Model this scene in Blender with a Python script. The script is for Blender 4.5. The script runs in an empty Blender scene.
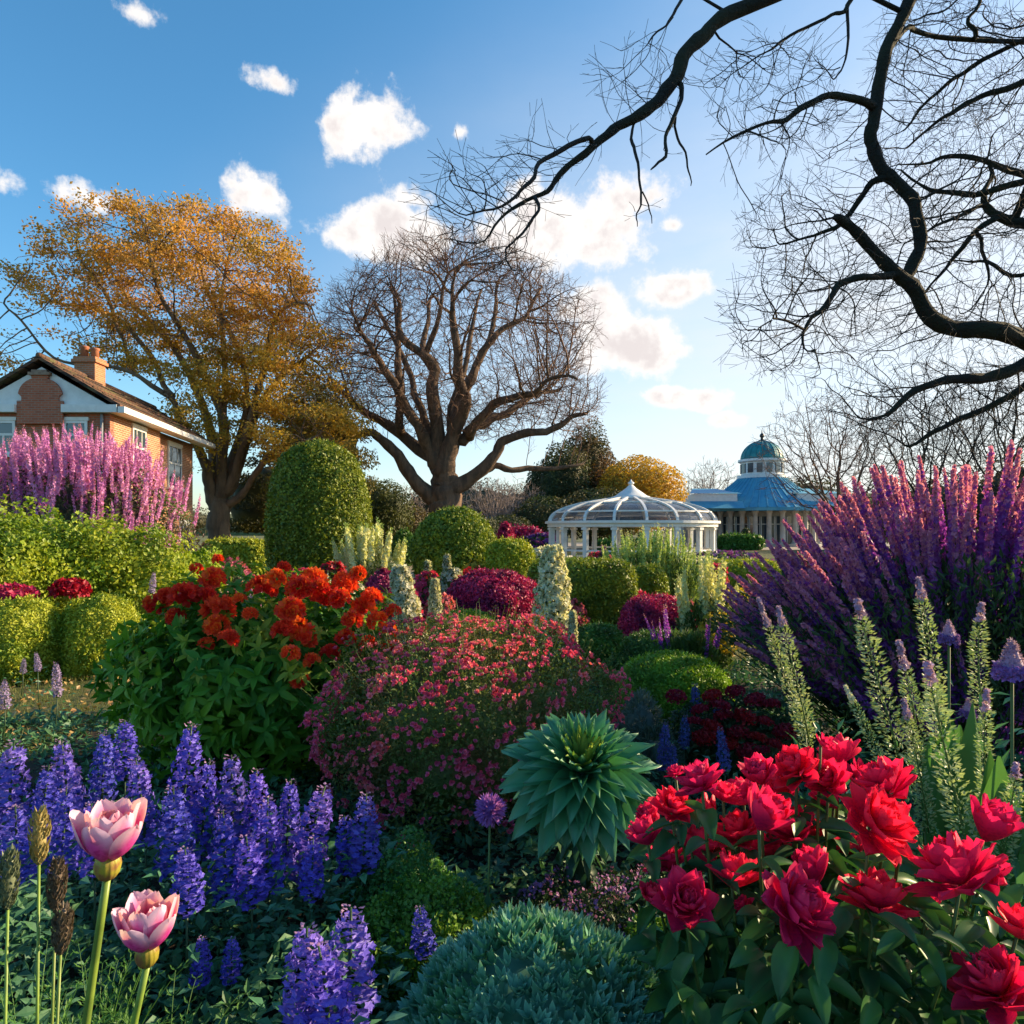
import bpy, math
import numpy as np
from mathutils import Vector

# ------------------------------------------------------------------ camera, sky, sun, exposure
S = bpy.context.scene
COL = S.collection
F, HX, HY, CH = 700.0, 512.0, 530.0, 1.8
SUN_AZ, SUN_EL = 70.0, 20.0
cam = bpy.data.cameras.new('camera'); camo = bpy.data.objects.new('camera', cam); COL.objects.link(camo)
cam.sensor_width = 36; cam.lens = 36 * F / 1024; cam.shift_y = (HY - 512) / 1024
cam.clip_start = .05; cam.clip_end = 3000
camo.location = (0, 0, CH); camo.rotation_euler = (math.radians(90), 0, 0)
S.camera = camo
S.view_settings.view_transform = 'Standard'; S.view_settings.look = 'None'
S.view_settings.exposure = 1.12; S.view_settings.gamma = 1
S.cycles.max_bounces = 6; S.cycles.diffuse_bounces = 3; S.cycles.transmission_bounces = 4
S.cycles.transparent_max_bounces = 12; S.cycles.caustics_reflective = False; S.cycles.caustics_refractive = False
SKY_STR = .145
SUN_DIR = Vector((math.sin(math.radians(SUN_AZ)) * math.cos(math.radians(SUN_EL)),
                  math.cos(math.radians(SUN_AZ)) * math.cos(math.radians(SUN_EL)), math.sin(math.radians(SUN_EL))))
sl = bpy.data.lights.new('sun', 'SUN'); so = bpy.data.objects.new('sun', sl); COL.objects.link(so)
sl.energy = 5.0; sl.angle = math.radians(.5); sl.color = (1, .76, .46)
so.rotation_euler = SUN_DIR.to_track_quat('Z', 'Y').to_euler()


class NT:
    def __init__(s, tree): s.t = tree; s.n = tree.nodes; s.l = tree.links
    def new(s, ty, **kw):
        n = s.n.new(ty)
        for k, v in kw.items():
            if k == 'ins':
                for kk, vv in v.items():
                    if isinstance(vv, bpy.types.NodeSocket): s.l.new(vv, n.inputs[kk])
                    else: n.inputs[kk].default_value = vv
            else: setattr(n, k, v)
        return n
    def math(s, op, a, b=None, c=None, clamp=False):
        n = s.n.new('ShaderNodeMath'); n.operation = op; n.use_clamp = clamp
        for i, v in enumerate((a, b, c)):
            if v is None: continue
            if isinstance(v, bpy.types.NodeSocket): s.l.new(v, n.inputs[i])
            else: n.inputs[i].default_value = v
        return n.outputs[0]
    def mixc(s, f, a, b, blend='MIX'):
        n = s.n.new('ShaderNodeMix'); n.data_type = 'RGBA'; n.blend_type = blend
        for i, v in ((0, f), (6, a), (7, b)):
            if isinstance(v, bpy.types.NodeSocket): s.l.new(v, n.inputs[i])
            else: n.inputs[i].default_value = v if i == 0 else (*v, 1) if len(v) == 3 else v
        return n.outputs[2]
    def ramp(s, f, stops):
        n = s.n.new('ShaderNodeValToRGB'); s.l.new(f, n.inputs[0]); e = n.color_ramp.elements
        while len(e) < len(stops): e.new(.5)
        for i, (p, c) in enumerate(stops):
            e[i].position = p; e[i].color = (*c, 1) if len(c) == 3 else c
        return n.outputs[0]
    def smooth(s, x, lo, hi):
        n = s.n.new('ShaderNodeMapRange'); n.interpolation_type = 'SMOOTHSTEP'; s.l.new(x, n.inputs[0])
        n.inputs[1].default_value = lo; n.inputs[2].default_value = hi; return n.outputs[0]


w = bpy.data.worlds.new('World'); S.world = w; w.use_nodes = True
T = NT(w.node_tree); T.n.clear()
sky = T.new('ShaderNodeTexSky', sky_type='NISHITA', sun_disc=False)
sky.sun_elevation = math.radians(SUN_EL); sky.sun_rotation = math.radians(SUN_AZ)
sky.air_density = 1.0; sky.dust_density = 1.0; sky.ozone_density = 2.6; sky.altitude = 200
skyc = T.new('ShaderNodeHueSaturation', ins={'Color': sky.outputs[0], 'Saturation': 1.24, 'Hue': .49, 'Value': .82}).outputs[0]
tc = T.new('ShaderNodeTexCoord')
sep = T.new('ShaderNodeSeparateXYZ', ins={0: tc.outputs['Generated']})
az = T.math('ARCTAN2', sep.outputs[0], sep.outputs[1])
el = T.math('ARCSINE', sep.outputs[2])
ae = T.new('ShaderNodeCombineXYZ', ins={0: az, 1: el})
nz = T.new('ShaderNodeTexNoise', noise_dimensions='3D', ins={'Vector': ae.outputs[0], 'Scale': 17, 'Detail': 8, 'Roughness': .64})
nzf = T.new('ShaderNodeTexNoise', noise_dimensions='3D', ins={'Vector': ae.outputs[0], 'Scale': 7, 'Detail': 4})
dis = T.new('ShaderNodeVectorMath', operation='MULTIPLY_ADD', ins={0: nzf.outputs['Color'], 1: (.10, .05, 0), 2: ae.outputs[0]})
dis2 = T.new('ShaderNodeVectorMath', operation='SUBTRACT', ins={0: dis.outputs[0], 1: (.05, .025, 0)})


def azel(px, py):
    x, z = (px - HX) / F, -(py - HY) / F
    return math.atan(x), math.atan2(z, math.hypot(x, 1))


# each cloud: direction on the sky (given through the view it was measured in), half sizes, strength
CL = [(372, 118, 42, 46, 1), (258, 190, 27, 28, 1), (398, 230, 78, 34, 1.15), (565, 228, 88, 46, 1.3), (630, 192, 48, 24, .8), (668, 285, 34, 22, 1.2),
      (596, 312, 44, 34, 1.2), (628, 348, 60, 34, 1.35), (686, 398, 56, 13, 1.15), (14, 176, 28, 24, .6), (76, 192, 32, 16, .6),
      (130, 8, 30, 15, .5), (276, 84, 26, 13, .55), (462, 133, 11, 10, .7), (730, 418, 24, 9, .7), (410, 196, 26, 18, .6), (676, 222, 18, 10, .7),
      (690, 347, 17, 14, .45)]
tot = None
for (cx, cy, rx, ry, st) in CL:
    a, e = azel(cx, cy); a2, _ = azel(cx + rx, cy); _, e2 = azel(cx, cy - ry)
    m = T.new('ShaderNodeVectorMath', operation='SUBTRACT', ins={0: dis2.outputs[0], 1: (a, e, 0)})
    m2 = T.new('ShaderNodeVectorMath', operation='MULTIPLY', ins={0: m.outputs[0], 1: (1 / abs(a2 - a), 1 / abs(e2 - e), 0)})
    ln = T.new('ShaderNodeVectorMath', operation='LENGTH', ins={0: m2.outputs[0]})
    v = T.math('MULTIPLY', T.math('SUBTRACT', 1.25, ln.outputs['Value']), st)
    tot = v if tot is None else T.math('MAXIMUM', tot, v)
dens = T.math('ADD', tot, T.math('MULTIPLY', T.math('SUBTRACT', nz.outputs[0], .51), 2.8))
mask0 = T.smooth(dens, .08, .72)
va, ve = azel(960, 390)
vm = T.new('ShaderNodeVectorMath', operation='SUBTRACT', ins={0: dis2.outputs[0], 1: (va, ve, 0)})
vm2 = T.new('ShaderNodeVectorMath', operation='MULTIPLY', ins={0: vm.outputs[0], 1: (1 / .95, 1 / .52, 0)})
vl = T.new('ShaderNodeVectorMath', operation='LENGTH', ins={0: vm2.outputs[0]})
nzv = T.new('ShaderNodeTexNoise', noise_dimensions='3D', ins={'Vector': T.new('ShaderNodeVectorMath', operation='MULTIPLY', ins={0: ae.outputs[0], 1: (1.2, 4.0, 1)}).outputs[0], 'Scale': 2.2, 'Detail': 6, 'Roughness': .6})
veil = T.math('MULTIPLY', T.smooth(vl.outputs['Value'], 1.25, .1), T.math('MULTIPLY_ADD', nzv.outputs[0], .7, .45), clamp=True)
mask = mask0
core = T.smooth(dens, .35, 1.15)
nzs = T.new('ShaderNodeTexNoise', noise_dimensions='3D', ins={'Vector': ae.outputs[0], 'Scale': 26, 'Detail': 5, 'Roughness': .6})
k = .56 / SKY_STR
shift = T.new('ShaderNodeVectorMath', operation='ADD', ins={0: ae.outputs[0], 1: (.006, .022, 0)})
nz2 = T.new('ShaderNodeTexNoise', noise_dimensions='3D', ins={'Vector': shift.outputs[0], 'Scale': 17, 'Detail': 3, 'Roughness': .5})
shade = T.math('MULTIPLY', core, T.smooth(T.math('SUBTRACT', nz2.outputs[0], nzs.outputs[0]), -.12, .2))
ccol = T.mixc(shade, (.92 * k, .88 * k, .85 * k), (.72 * k, .66 * k, .65 * k))
vcol = T.mixc(veil, skyc, (.80 * k, .80 * k, .80 * k))
out = T.new('ShaderNodeOutputWorld')
bg = T.new('ShaderNodeBackground', ins={'Color': T.mixc(mask, vcol, ccol), 'Strength': SKY_STR})
T.l.new(bg.outputs[0], out.inputs[0])


# ------------------------------------------------------------------ helpers
def P(px, py, Y): return np.array([(px - HX) / F * Y, Y, CH - (py - HY) / F * Y])


def RNG(s): return np.random.default_rng(s)


def norm(v): return v / np.maximum(np.linalg.norm(v, axis=-1, keepdims=True), 1e-9)


def frames(d, n):
    """columns x side, y along, z normal"""
    y = norm(d); x = norm(np.cross(y, n)); z = np.cross(x, y)
    return np.stack([x, y, z], axis=-1)


class Geo:
    def __init__(s): s.V = []; s.A = []; s.F = []; s.n = 0
    def add(s, V, faces, mat=0, attr=None, smooth=True):
        V = np.asarray(V, float).reshape(-1, 3)
        s.V.append(V); s.A.append(np.zeros(len(V)) if attr is None else np.asarray(attr, float))
        for f in faces:
            f = np.asarray(f, dtype=np.int64)
            if f.size: s.F.append((f + s.n, mat, smooth))
        s.n += len(V); return s
    def stamp(s, tmpl, pos, R, scale, mat=0, smooth=False):
        V, faces, attr = tmpl
        pos = np.asarray(pos); N = len(pos)
        if N == 0: return s
        sc = np.broadcast_to(np.asarray(scale, float).reshape(-1, 1, 1) if np.ndim(scale) <= 1 else np.asarray(scale)[:, None, :], (N, 1, 1) if np.ndim(scale) <= 1 else (N, 1, 3))
        W = np.einsum('nij,nvj->nvi', R, V[None] * sc) + pos[:, None, :]
        off = (np.arange(N) * len(V))[:, None, None]
        fs = [(f[None] + off).reshape(-1, f.shape[1]) for f in faces]
        return s.add(W.reshape(-1, 3), fs, mat, np.tile(attr, N), smooth)
    def mesh(s, name, mats):
        me = bpy.data.meshes.new(name)
        V = np.concatenate(s.V); A = np.concatenate(s.A)
        me.vertices.add(len(V)); me.vertices.foreach_set('co', V.astype(np.float32).ravel())
        li = np.concatenate([f.ravel() for f, _, _ in s.F]); cnt = np.concatenate([np.full(len(f), f.shape[1]) for f, _, _ in s.F])
        mi = np.concatenate([np.full(len(f), m) for f, m, _ in s.F]); sm = np.concatenate([np.full(len(f), b) for f, _, b in s.F])
        me.loops.add(len(li)); me.loops.foreach_set('vertex_index', li.astype(np.int32))
        me.polygons.add(len(cnt)); st = np.concatenate([[0], np.cumsum(cnt)[:-1]])
        me.polygons.foreach_set('loop_start', st.astype(np.int32)); me.polygons.foreach_set('loop_total', cnt.astype(np.int32))
        me.polygons.foreach_set('material_index', mi.astype(np.int32)); me.polygons.foreach_set('use_smooth', sm.astype(bool))
        at = me.attributes.new('along', 'FLOAT', 'POINT'); at.data.foreach_set('value', A.astype(np.float32))
        for m in (mats if isinstance(mats, (list, tuple)) else [mats]): me.materials.append(m)
        me.update(calc_edges=True); me.validate()
        return me
    def obj(s, name, mats, parent=None, loc=None):
        o = bpy.data.objects.new(name, s.mesh(name, mats)); COL.objects.link(o)
        if parent: o.parent = parent
        if loc is not None: o.location = loc
        return o
    # solids
    def box(s, c, size, mat=0, rz=0, M=None):
        x, y, z = np.array(size) / 2
        V = np.array([[i * x, j * y, k * z] for k in (-1, 1) for j in (-1, 1) for i in (-1, 1)])
        c_, s_ = math.cos(rz), math.sin(rz)
        V = V @ np.array([[c_, s_, 0], [-s_, c_, 0], [0, 0, 1]]) + np.array(c)
        if M is not None: V = V @ M[0] + M[1]
        return s.add(V, [[[0, 2, 3, 1], [4, 5, 7, 6], [0, 1, 5, 4], [2, 6, 7, 3], [0, 4, 6, 2], [1, 3, 7, 5]]], mat, smooth=False)
    def beam(s, a, b, w_, h_, mat=0):
        a = np.array(a, float); b = np.array(b, float); d = b - a; L = np.linalg.norm(d)
        up = np.array([0, 0, 1.]) if abs(d[2]) < .98 * L else np.array([0, 1., 0])
        R = frames(d, up)
        V = np.array([[i * w_ / 2, j * L, k * h_ / 2] for k in (-1, 1) for j in (0, 1) for i in (-1, 1)]) @ R.T + a
        return s.add(V, [[[0, 2, 3, 1], [4, 5, 7, 6], [0, 1, 5, 4], [2, 6, 7, 3], [0, 4, 6, 2], [1, 3, 7, 5]]], mat, smooth=False)
    def tube(s, pts, rad, k=6, mat=0, attr=None, cap=True):
        pts = np.asarray(pts, float); n = len(pts); rad = np.broadcast_to(rad, (n,))
        tan = np.empty_like(pts); tan[1:-1] = pts[2:] - pts[:-2]; tan[0] = pts[1] - pts[0]; tan[-1] = pts[-1] - pts[-2]
        tan = norm(tan); ref = np.array([.31, .22, .92]) if abs(tan[0] @ [.31, .22, .92]) < .9 else np.array([1., 0, 0])
        u = np.empty_like(pts)
        for i in range(n):
            ref = ref - tan[i] * (ref @ tan[i]); ref = ref / max(np.linalg.norm(ref), 1e-9); u[i] = ref
        v = np.cross(tan, u); a = np.arange(k) * 2 * math.pi / k
        V = pts[:, None] + rad[:, None, None] * (np.cos(a)[None, :, None] * u[:, None] + np.sin(a)[None, :, None] * v[:, None])
        i = np.arange(n - 1)[:, None] * k; j = np.arange(k)[None]; j2 = (j + 1) % k
        fs = np.stack([i + j, i + j2, i + k + j2, i + k + j], -1).reshape(-1, 4)
        fl = [fs]
        if cap and k > 3: fl.append(np.array([list(range((n - 1) * k, n * k))])); fl.append(np.array([list(range(k - 1, -1, -1))]))
        return s.add(V.reshape(-1, 3), fl, mat, np.repeat(np.linspace(0, 1, n), k) if attr is None else np.full(n * k, attr))
    def lathe(s, prof, k=32, c=(0, 0, 0), mat=0, a0=0, smooth=True, wob=None):
        prof = np.array(prof, float); a = np.arange(k) * 2 * math.pi / k + a0
        V = np.stack([prof[:, 0:1] * np.cos(a), prof[:, 0:1] * np.sin(a), np.repeat(prof[:, 1:2], k, 1)], -1)
        if wob is not None: V = wob(V)
        n = len(prof); i = np.arange(n - 1)[:, None] * k; j = np.arange(k)[None]; j2 = (j + 1) % k
        fs = np.stack([i + j, i + j2, i + k + j2, i + k + j], -1).reshape(-1, 4)
        return s.add(V.reshape(-1, 3) + np.array(c), [fs], mat, np.repeat(np.linspace(0, 1, n), k), smooth)


def empty(name, loc, label, cat, group=None):
    o = bpy.data.objects.new(name, None); COL.objects.link(o); o.location = loc; o.empty_display_size = .1
    return tag(o, label, cat, group)


def tag(o, label, cat, group=None, kind=None):
    o['label'] = label; o['category'] = cat
    if group: o['group'] = group
    if kind: o['kind'] = kind
    return o


def struct(o): o['kind'] = 'structure'; return o


def copy_part(o, parent, loc=None, rot=None, sc=None):
    c = o.copy(); COL.objects.link(c); c.parent = parent
    if loc is not None: c.location = loc
    if rot is not None: c.rotation_euler = rot
    if sc is not None: c.scale = (sc,) * 3 if np.isscalar(sc) else sc
    return c


def copy_tree(o, loc, rz=0, sc=1, label=None):
    c = o.copy(); COL.objects.link(c); c.location = loc; c.rotation_euler = (0, 0, rz); c.scale = (sc,) * 3
    if label: c['label'] = label
    for ch in o.children:
        d = ch.copy(); COL.objects.link(d); d.parent = c
        for g in ch.children:
            e = g.copy(); COL.objects.link(e); e.parent = d
    return c


# ------------------------------------------------------------------ materials
MATS = {}


def leafmat(name, c1, c2, c3=None, trans=.32, rough=.5, nscale=2.0, along=None, spec=.35, ttint=(1.25, 1.2, .6)):
    """foliage or petal: colour differs from leaf to leaf and from patch to patch; along = colour towards the tip"""
    if name in MATS: return MATS[name]
    m = bpy.data.materials.new(name); m.use_nodes = True; t = NT(m.node_tree); t.n.clear()
    g = t.new('ShaderNodeNewGeometry'); tcn = t.new('ShaderNodeTexCoord')
    col = t.mixc(g.outputs['Random Per Island'], c1, c2)
    if c3 is not None:
        n = t.new('ShaderNodeTexNoise', ins={'Vector': tcn.outputs['Object'], 'Scale': nscale, 'Detail': 3})
        col = t.mixc(t.smooth(n.outputs[0], .42, .66), col, c3)
    if along is not None:
        at = t.new('ShaderNodeAttribute', attribute_name='along')
        lo, hi, ca = along
        col = t.mixc(t.smooth(at.outputs['Fac'], lo, hi), col, ca)
    oi = t.new('ShaderNodeObjectInfo')
    hv = t.new('ShaderNodeHueSaturation', ins={'Color': col, 'Value': t.math('MULTIPLY_ADD', oi.outputs['Random'], .25, .875), 'Hue': t.math('MULTIPLY_ADD', oi.outputs['Random'], .016, .492)})
    col = hv.outputs[0]
    p = t.new('ShaderNodeBsdfPrincipled', ins={'Base Color': col, 'Roughness': rough, 'Specular IOR Level': spec})
    tr = t.new('ShaderNodeBsdfTranslucent', ins={'Color': t.mixc(1.0, col, ttint, 'MULTIPLY')})
    mx = t.new('ShaderNodeMixShader', ins={0: trans, 1: p.outputs[0], 2: tr.outputs[0]})
    o = t.new('ShaderNodeOutputMaterial', ins={0: mx.outputs[0]})
    MATS[name] = m; return m


def solid(name, c1, c2=None, rough=.6, nscale=8, bump=0, bscale=40, metallic=0, spec=.4, stretch=(1, 1, 1), coat=0):
    if name in MATS: return MATS[name]
    m = bpy.data.materials.new(name); m.use_nodes = True; t = NT(m.node_tree)
    p = t.n['Principled BSDF']; p.inputs['Roughness'].default_value = rough; p.inputs['Metallic'].default_value = metallic
    p.inputs['Specular IOR Level'].default_value = spec; p.inputs['Coat Weight'].default_value = coat
    tcn = t.new('ShaderNodeTexCoord'); mp = t.new('ShaderNodeMapping', ins={0: tcn.outputs['Object'], 3: stretch})
    if c2 is None: c2 = tuple(x * .75 for x in c1)
    n = t.new('ShaderNodeTexNoise', ins={'Vector': mp.outputs[0], 'Scale': nscale, 'Detail': 6, 'Roughness': .6})
    t.l.new(t.mixc(t.smooth(n.outputs[0], .35, .68), c1, c2), p.inputs['Base Color'])
    if bump:
        n2 = t.new('ShaderNodeTexNoise', ins={'Vector': mp.outputs[0], 'Scale': bscale, 'Detail': 6, 'Roughness': .65})
        b = t.new('ShaderNodeBump', ins={'Height': n2.outputs[0], 'Strength': bump, 'Distance': .09 if name.startswith('bark') else .02})
        t.l.new(b.outputs[0], p.inputs['Normal'])
    MATS[name] = m; return m


def glass(name, col=(.05, .07, .09), rough=.08):
    if name in MATS: return MATS[name]
    m = bpy.data.materials.new(name); m.use_nodes = True; p = m.node_tree.nodes['Principled BSDF']
    p.inputs['Base Color'].default_value = (*col, 1); p.inputs['Roughness'].default_value = rough; p.inputs['Specular IOR Level'].default_value = .9
    MATS[name] = m; return m


def clearglass(name):
    if name in MATS: return MATS[name]
    m = bpy.data.materials.new(name); m.use_nodes = True; t = NT(m.node_tree); t.n.clear()
    fr = t.new('ShaderNodeFresnel', ins={'IOR': 1.5}); tcn = t.new('ShaderNodeTexCoord')
    n = t.new('ShaderNodeTexNoise', ins={'Vector': tcn.outputs['Object'], 'Scale': 2.5, 'Detail': 4})
    gl = t.new('ShaderNodeBsdfGlossy', ins={'Roughness': .06, 'Color': (.9, .93, 1, 1)}); tp = t.new('ShaderNodeBsdfTransparent', ins={'Color': (.50, .52, .53, 1)})
    df = t.new('ShaderNodeBsdfDiffuse', ins={'Color': (.55, .6, .66, 1)})
    a = t.new('ShaderNodeMixShader', ins={0: t.math('MULTIPLY_ADD', fr.outputs[0], .7, .03, clamp=True), 1: tp.outputs[0], 2: gl.outputs[0]})
    b = t.new('ShaderNodeMixShader', ins={0: t.math('MULTIPLY', t.smooth(n.outputs[0], .35, .75), .04), 1: a.outputs[0], 2: df.outputs[0]})
    t.new('ShaderNodeOutputMaterial', ins={0: b.outputs[0]})
    MATS[name] = m; return m


def brick(name, c1, c2, mortar, scale=1, rough=.85):
    m = bpy.data.materials.new(name); m.use_nodes = True; t = NT(m.node_tree); p = t.n['Principled BSDF']
    tcn = t.new('ShaderNodeTexCoord'); sp = t.new('ShaderNodeSeparateXYZ', ins={0: tcn.outputs['Object']})
    cb = t.new('ShaderNodeCombineXYZ', ins={0: t.math('ADD', sp.outputs[0], sp.outputs[1]), 1: sp.outputs[2]})
    b = t.new('ShaderNodeTexBrick', ins={'Vector': cb.outputs[0], 'Color1': (*c1, 1), 'Color2': (*c2, 1), 'Mortar': (*mortar, 1), 'Scale': scale,
              'Mortar Size': .012, 'Brick Width': .23, 'Row Height': .078, 'Bias': 0})
    n = t.new('ShaderNodeTexNoise', ins={'Vector': tcn.outputs['Object'], 'Scale': 1.3, 'Detail': 6})
    c = t.mixc(t.smooth(n.outputs[0], .4, .7), b.outputs[0], tuple(x * .6 for x in c1))
    c = t.mixc(.35, b.outputs[0], c)
    t.l.new(c, p.inputs['Base Color']); p.inputs['Roughness'].default_value = rough
    bp = t.new('ShaderNodeBump', ins={'Height': b.outputs['Fac'], 'Strength': -.5, 'Distance': .01}); t.l.new(bp.outputs[0], p.inputs['Normal'])
    MATS[name] = m; return m


# ------------------------------------------------------------------ leaf and petal shapes
def tleaf(wid=.5, fold=.12):
    V = np.array([[0, 0, 0], [-wid / 2, .45, fold], [wid / 2, .45, fold], [0, 1, -.05], [0, .45, 0]], float)
    return V, [np.array([[0, 4, 1], [4, 3, 1], [0, 2, 4], [4, 2, 3]])], np.array([0, .45, .45, 1, .45])


def tquad(wid=.6):
    V = np.array([[0, 0, 0], [wid / 2, .5, .08], [0, 1, 0], [-wid / 2, .5, .08]], float)
    return V, [np.array([[0, 1, 2, 3]])], np.array([0, .5, 1, .5])


def petal(L=1, W=.6, nl=5, nw=3, cup=.3, curl=.6, shape='oval', ruff=0, seed=0):
    """grid petal or leaf along +Y; cup lifts the sides, curl bends it towards +Z"""
    v = np.linspace(0, 1, nl + 1); u = np.linspace(-1, 1, nw + 1)
    if shape == 'oval': wv = np.sin(math.pi * np.clip(v, 0, 1) ** .75) ** .8 + .02
    elif shape == 'petal': wv = np.where(v < .62, np.sin(v / .62 * math.pi / 2) ** .8, np.cos((v - .62) / .38 * math.pi / 2 * .93) ** .62)
    elif shape == 'pointed': wv = np.where(v < .58, np.sin(v / .58 * math.pi / 2) ** .8, np.cos((v - .58) / .42 * math.pi / 2 * .97) ** 1.0)
    elif shape == 'lance': wv = (np.sin(math.pi * v ** .66) ** .8) * .97 + .03 * (1 - v)
    elif shape == 'strap': wv = np.minimum(1, v * 3 + .6) * (1 - v ** 5 * .95)
    else: wv = 1 - v * .98
    wv = np.maximum(wv, .015)
    th = curl * v; ds = L / nl
    y = np.concatenate([[0], np.cumsum(np.cos((th[1:] + th[:-1]) / 2) * ds)]); z = np.concatenate([[0], np.cumsum(np.sin((th[1:] + th[:-1]) / 2) * ds)])
    X = (W / 2) * wv[:, None] * u[None]; lift = cup * (W / 2) * wv[:, None] * (u[None] ** 2)
    Y = y[:, None] - np.sin(th)[:, None] * lift; Z = z[:, None] + np.cos(th)[:, None] * lift
    if ruff:
        r = RNG(seed); ph = r.uniform(0, 6, 3)
        Z = Z + ruff * (v[:, None] ** 2) * (np.sin(u[None] * 5 + ph[0]) + .6 * np.sin(u[None] * 9 + ph[1]))
        Y = Y + ruff * (v[:, None] ** 3) * np.sin(u[None] * 7 + ph[2])
    V = np.stack([X, Y, Z], -1).reshape(-1, 3)
    i = np.arange(nl)[:, None] * (nw + 1); j = np.arange(nw)[None]
    f = np.stack([i + j, i + j + 1, i + nw + 2 + j, i + nw + 1 + j], -1).reshape(-1, 4)
    return V, [f], np.repeat(v, nw + 1)


def tflower(n=5, wid=.75, open_=.9, notch=0):
    """small open flower facing +Z, radius 1"""
    Vs = []; fs = []; A = []
    for i in range(n):
        a = 2 * math.pi * i / n; c, s_ = math.cos(a), math.sin(a)
        pts = np.array([[0, 0, 0], [-wid / 2, .55, .22 * open_], [0, 1, .18], [wid / 2, .55, .22 * open_]])
        R = np.array([[c, -s_, 0], [s_, c, 0], [0, 0, 1]])
        Vs.append(pts @ R.T); fs.append(np.array([[0, 3, 2, 1]]) + 4 * i); A += [0, .6, 1, .6]
    return np.concatenate(Vs), [np.concatenate(fs)], np.array(A, float)


LEAF = tleaf(); LEAFN = tleaf(.3, .06); LEAFW = tleaf(.75, .1); QUAD = tquad(); FL5 = tflower(5); FL4 = tflower(4, .95)


def rdir(r, n): return norm(r.normal(size=(n, 3)))


def leaves_at(g, r, pos, N, size, tmpl=LEAF, mat=0, out=.35, up=.0, jit=.5, svar=.3):
    """leaves on points: roughly lying in the plane across N, tipped outwards by 'out' and upwards by 'up'"""
    n = len(pos)
    tdir = np.cross(N, rdir(r, n))
    d = norm(norm(tdir) + N * out + np.array([0, 0, up]) + r.normal(size=(n, 3)) * .15)
    nn = norm(N + r.normal(size=(n, 3)) * jit)
    g.stamp(tmpl, pos, frames(d, nn), size * (1 + svar * r.uniform(-1, 1, n)), mat)


def lumps(r, k, wd=.35, amp=.18, up=False):
    c = rdir(r, k); a = r.uniform(.4, 1, k) * amp
    def fn(u):
        d = np.clip(u @ c.T, -1, 1)
        return 1 - amp * .6 + (a[None] * np.exp(-(1 - d) / (wd * wd))).max(1)
    return fn


def squircle(u, sq):
    """sq: 1 ellipsoid, ('box', p) rounded block, ('drum', p) rounded drum -> points and normals on the unit shape"""
    if sq == 1: return u, u
    m, p = sq; a = np.abs(u)
    if m == 'box':
        q = u / ((a ** p).sum(1, keepdims=True) ** (1 / p)); return q, norm(np.sign(q) * np.abs(q) ** (p - 1))
    rho = np.hypot(u[:, 0], u[:, 1]); q = u / ((rho ** p + a[:, 2] ** p) ** (1 / p))[:, None]
    rq = np.maximum(np.hypot(q[:, 0], q[:, 1]), 1e-6); k = rq ** (p - 1) / rq
    return q, norm(np.column_stack([q[:, 0] * k, q[:, 1] * k, np.sign(q[:, 2]) * np.abs(q[:, 2]) ** (p - 1)]))


def ell_points(r, n, c, rad, fn=None, zmin=-.6, power=2.0, depth=.25, sq=1):
    """points near the skin of a lumpy ellipsoid (sq<1 makes it boxy); returns positions and outward normals"""
    u = rdir(r, int(n * 1.6) + 10); u = u[u[:, 2] > zmin][:n]
    q, nq = squircle(u, sq)
    R = fn(u)[:, None] if fn else 1
    t = 1 - depth * r.uniform(0, 1, (len(u), 1)) ** power
    p = q * R * t * np.array(rad) + np.array(c)
    N = norm(nq / np.array(rad))
    return p, N


def core_mesh(g, c, rad, fn=None, sc=.82, mat=1, zmin=-.6, sq=1, nu=32, nv=16):
    th = np.linspace(0, math.acos(max(-1, zmin)), nv + 1); ph = np.arange(nu) * 2 * math.pi / nu
    u = np.stack([np.sin(th)[:, None] * np.cos(ph), np.sin(th)[:, None] * np.sin(ph), np.repeat(np.cos(th)[:, None], nu, 1)], -1).reshape(-1, 3)
    R = fn(u)[:, None] if fn else 1
    q = squircle(u, sq)[0]
    V = q * R * sc * np.array(rad) + np.array(c)
    i = np.arange(nv)[:, None] * nu; j = np.arange(nu)[None]; j2 = (j + 1) % nu
    g.add(V, [np.stack([i + j, i + nu + j, i + nu + j2, i + j2], -1).reshape(-1, 4)], mat)


def chain_tubes(g, pos, par, rad, mat=0, sel=None, kmax=9):
    """tubes along the branches of a node tree"""
    n = len(pos); ch = [[] for _ in range(n)]
    for i in range(n):
        if par[i] >= 0: ch[par[i]].append(i)
    starts = [(-1, i) for i in range(n) if par[i] < 0]
    while starts:
        p, i = starts.pop(); idx = [i]
        while ch[i]:
            cs = sorted(ch[i], key=lambda q: -rad[q]); 
            for q in cs[1:]: starts.append((i, q))
            i = cs[0]; idx.append(i)
        pts = [pos[q] for q in idx]; rr = [rad[q] for q in idx]
        if p >= 0: pts = [pos[p]] + pts; rr = [min(rad[p], rr[0] * 1.15)] + rr
        if len(pts) < 2: continue
        rr = np.array(rr); pts = np.array(pts)
        if len(pts) > 4:
            q = pts.copy(); q[1:-1] = .25 * pts[:-2] + .5 * pts[1:-1] + .25 * pts[2:]; pts = q
        m = rr.max()
        if m > .03: q_ = np.arange(len(rr)) * .9 + len(starts); rr = rr * (1 + .06 * np.sin(q_ * 1.7) + .05 * np.sin(q_ * 3.1 + 1))
        k_ = kmax if m > .06 else 6 if m > .02 else 4 if m > .008 else 3
        if sel is None: g.tube(pts, rr, k_, mat)
        else:
            for lo, hi, gg in sel:
                if lo <= m < hi: gg.tube(pts, rr, k_, mat)


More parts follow.
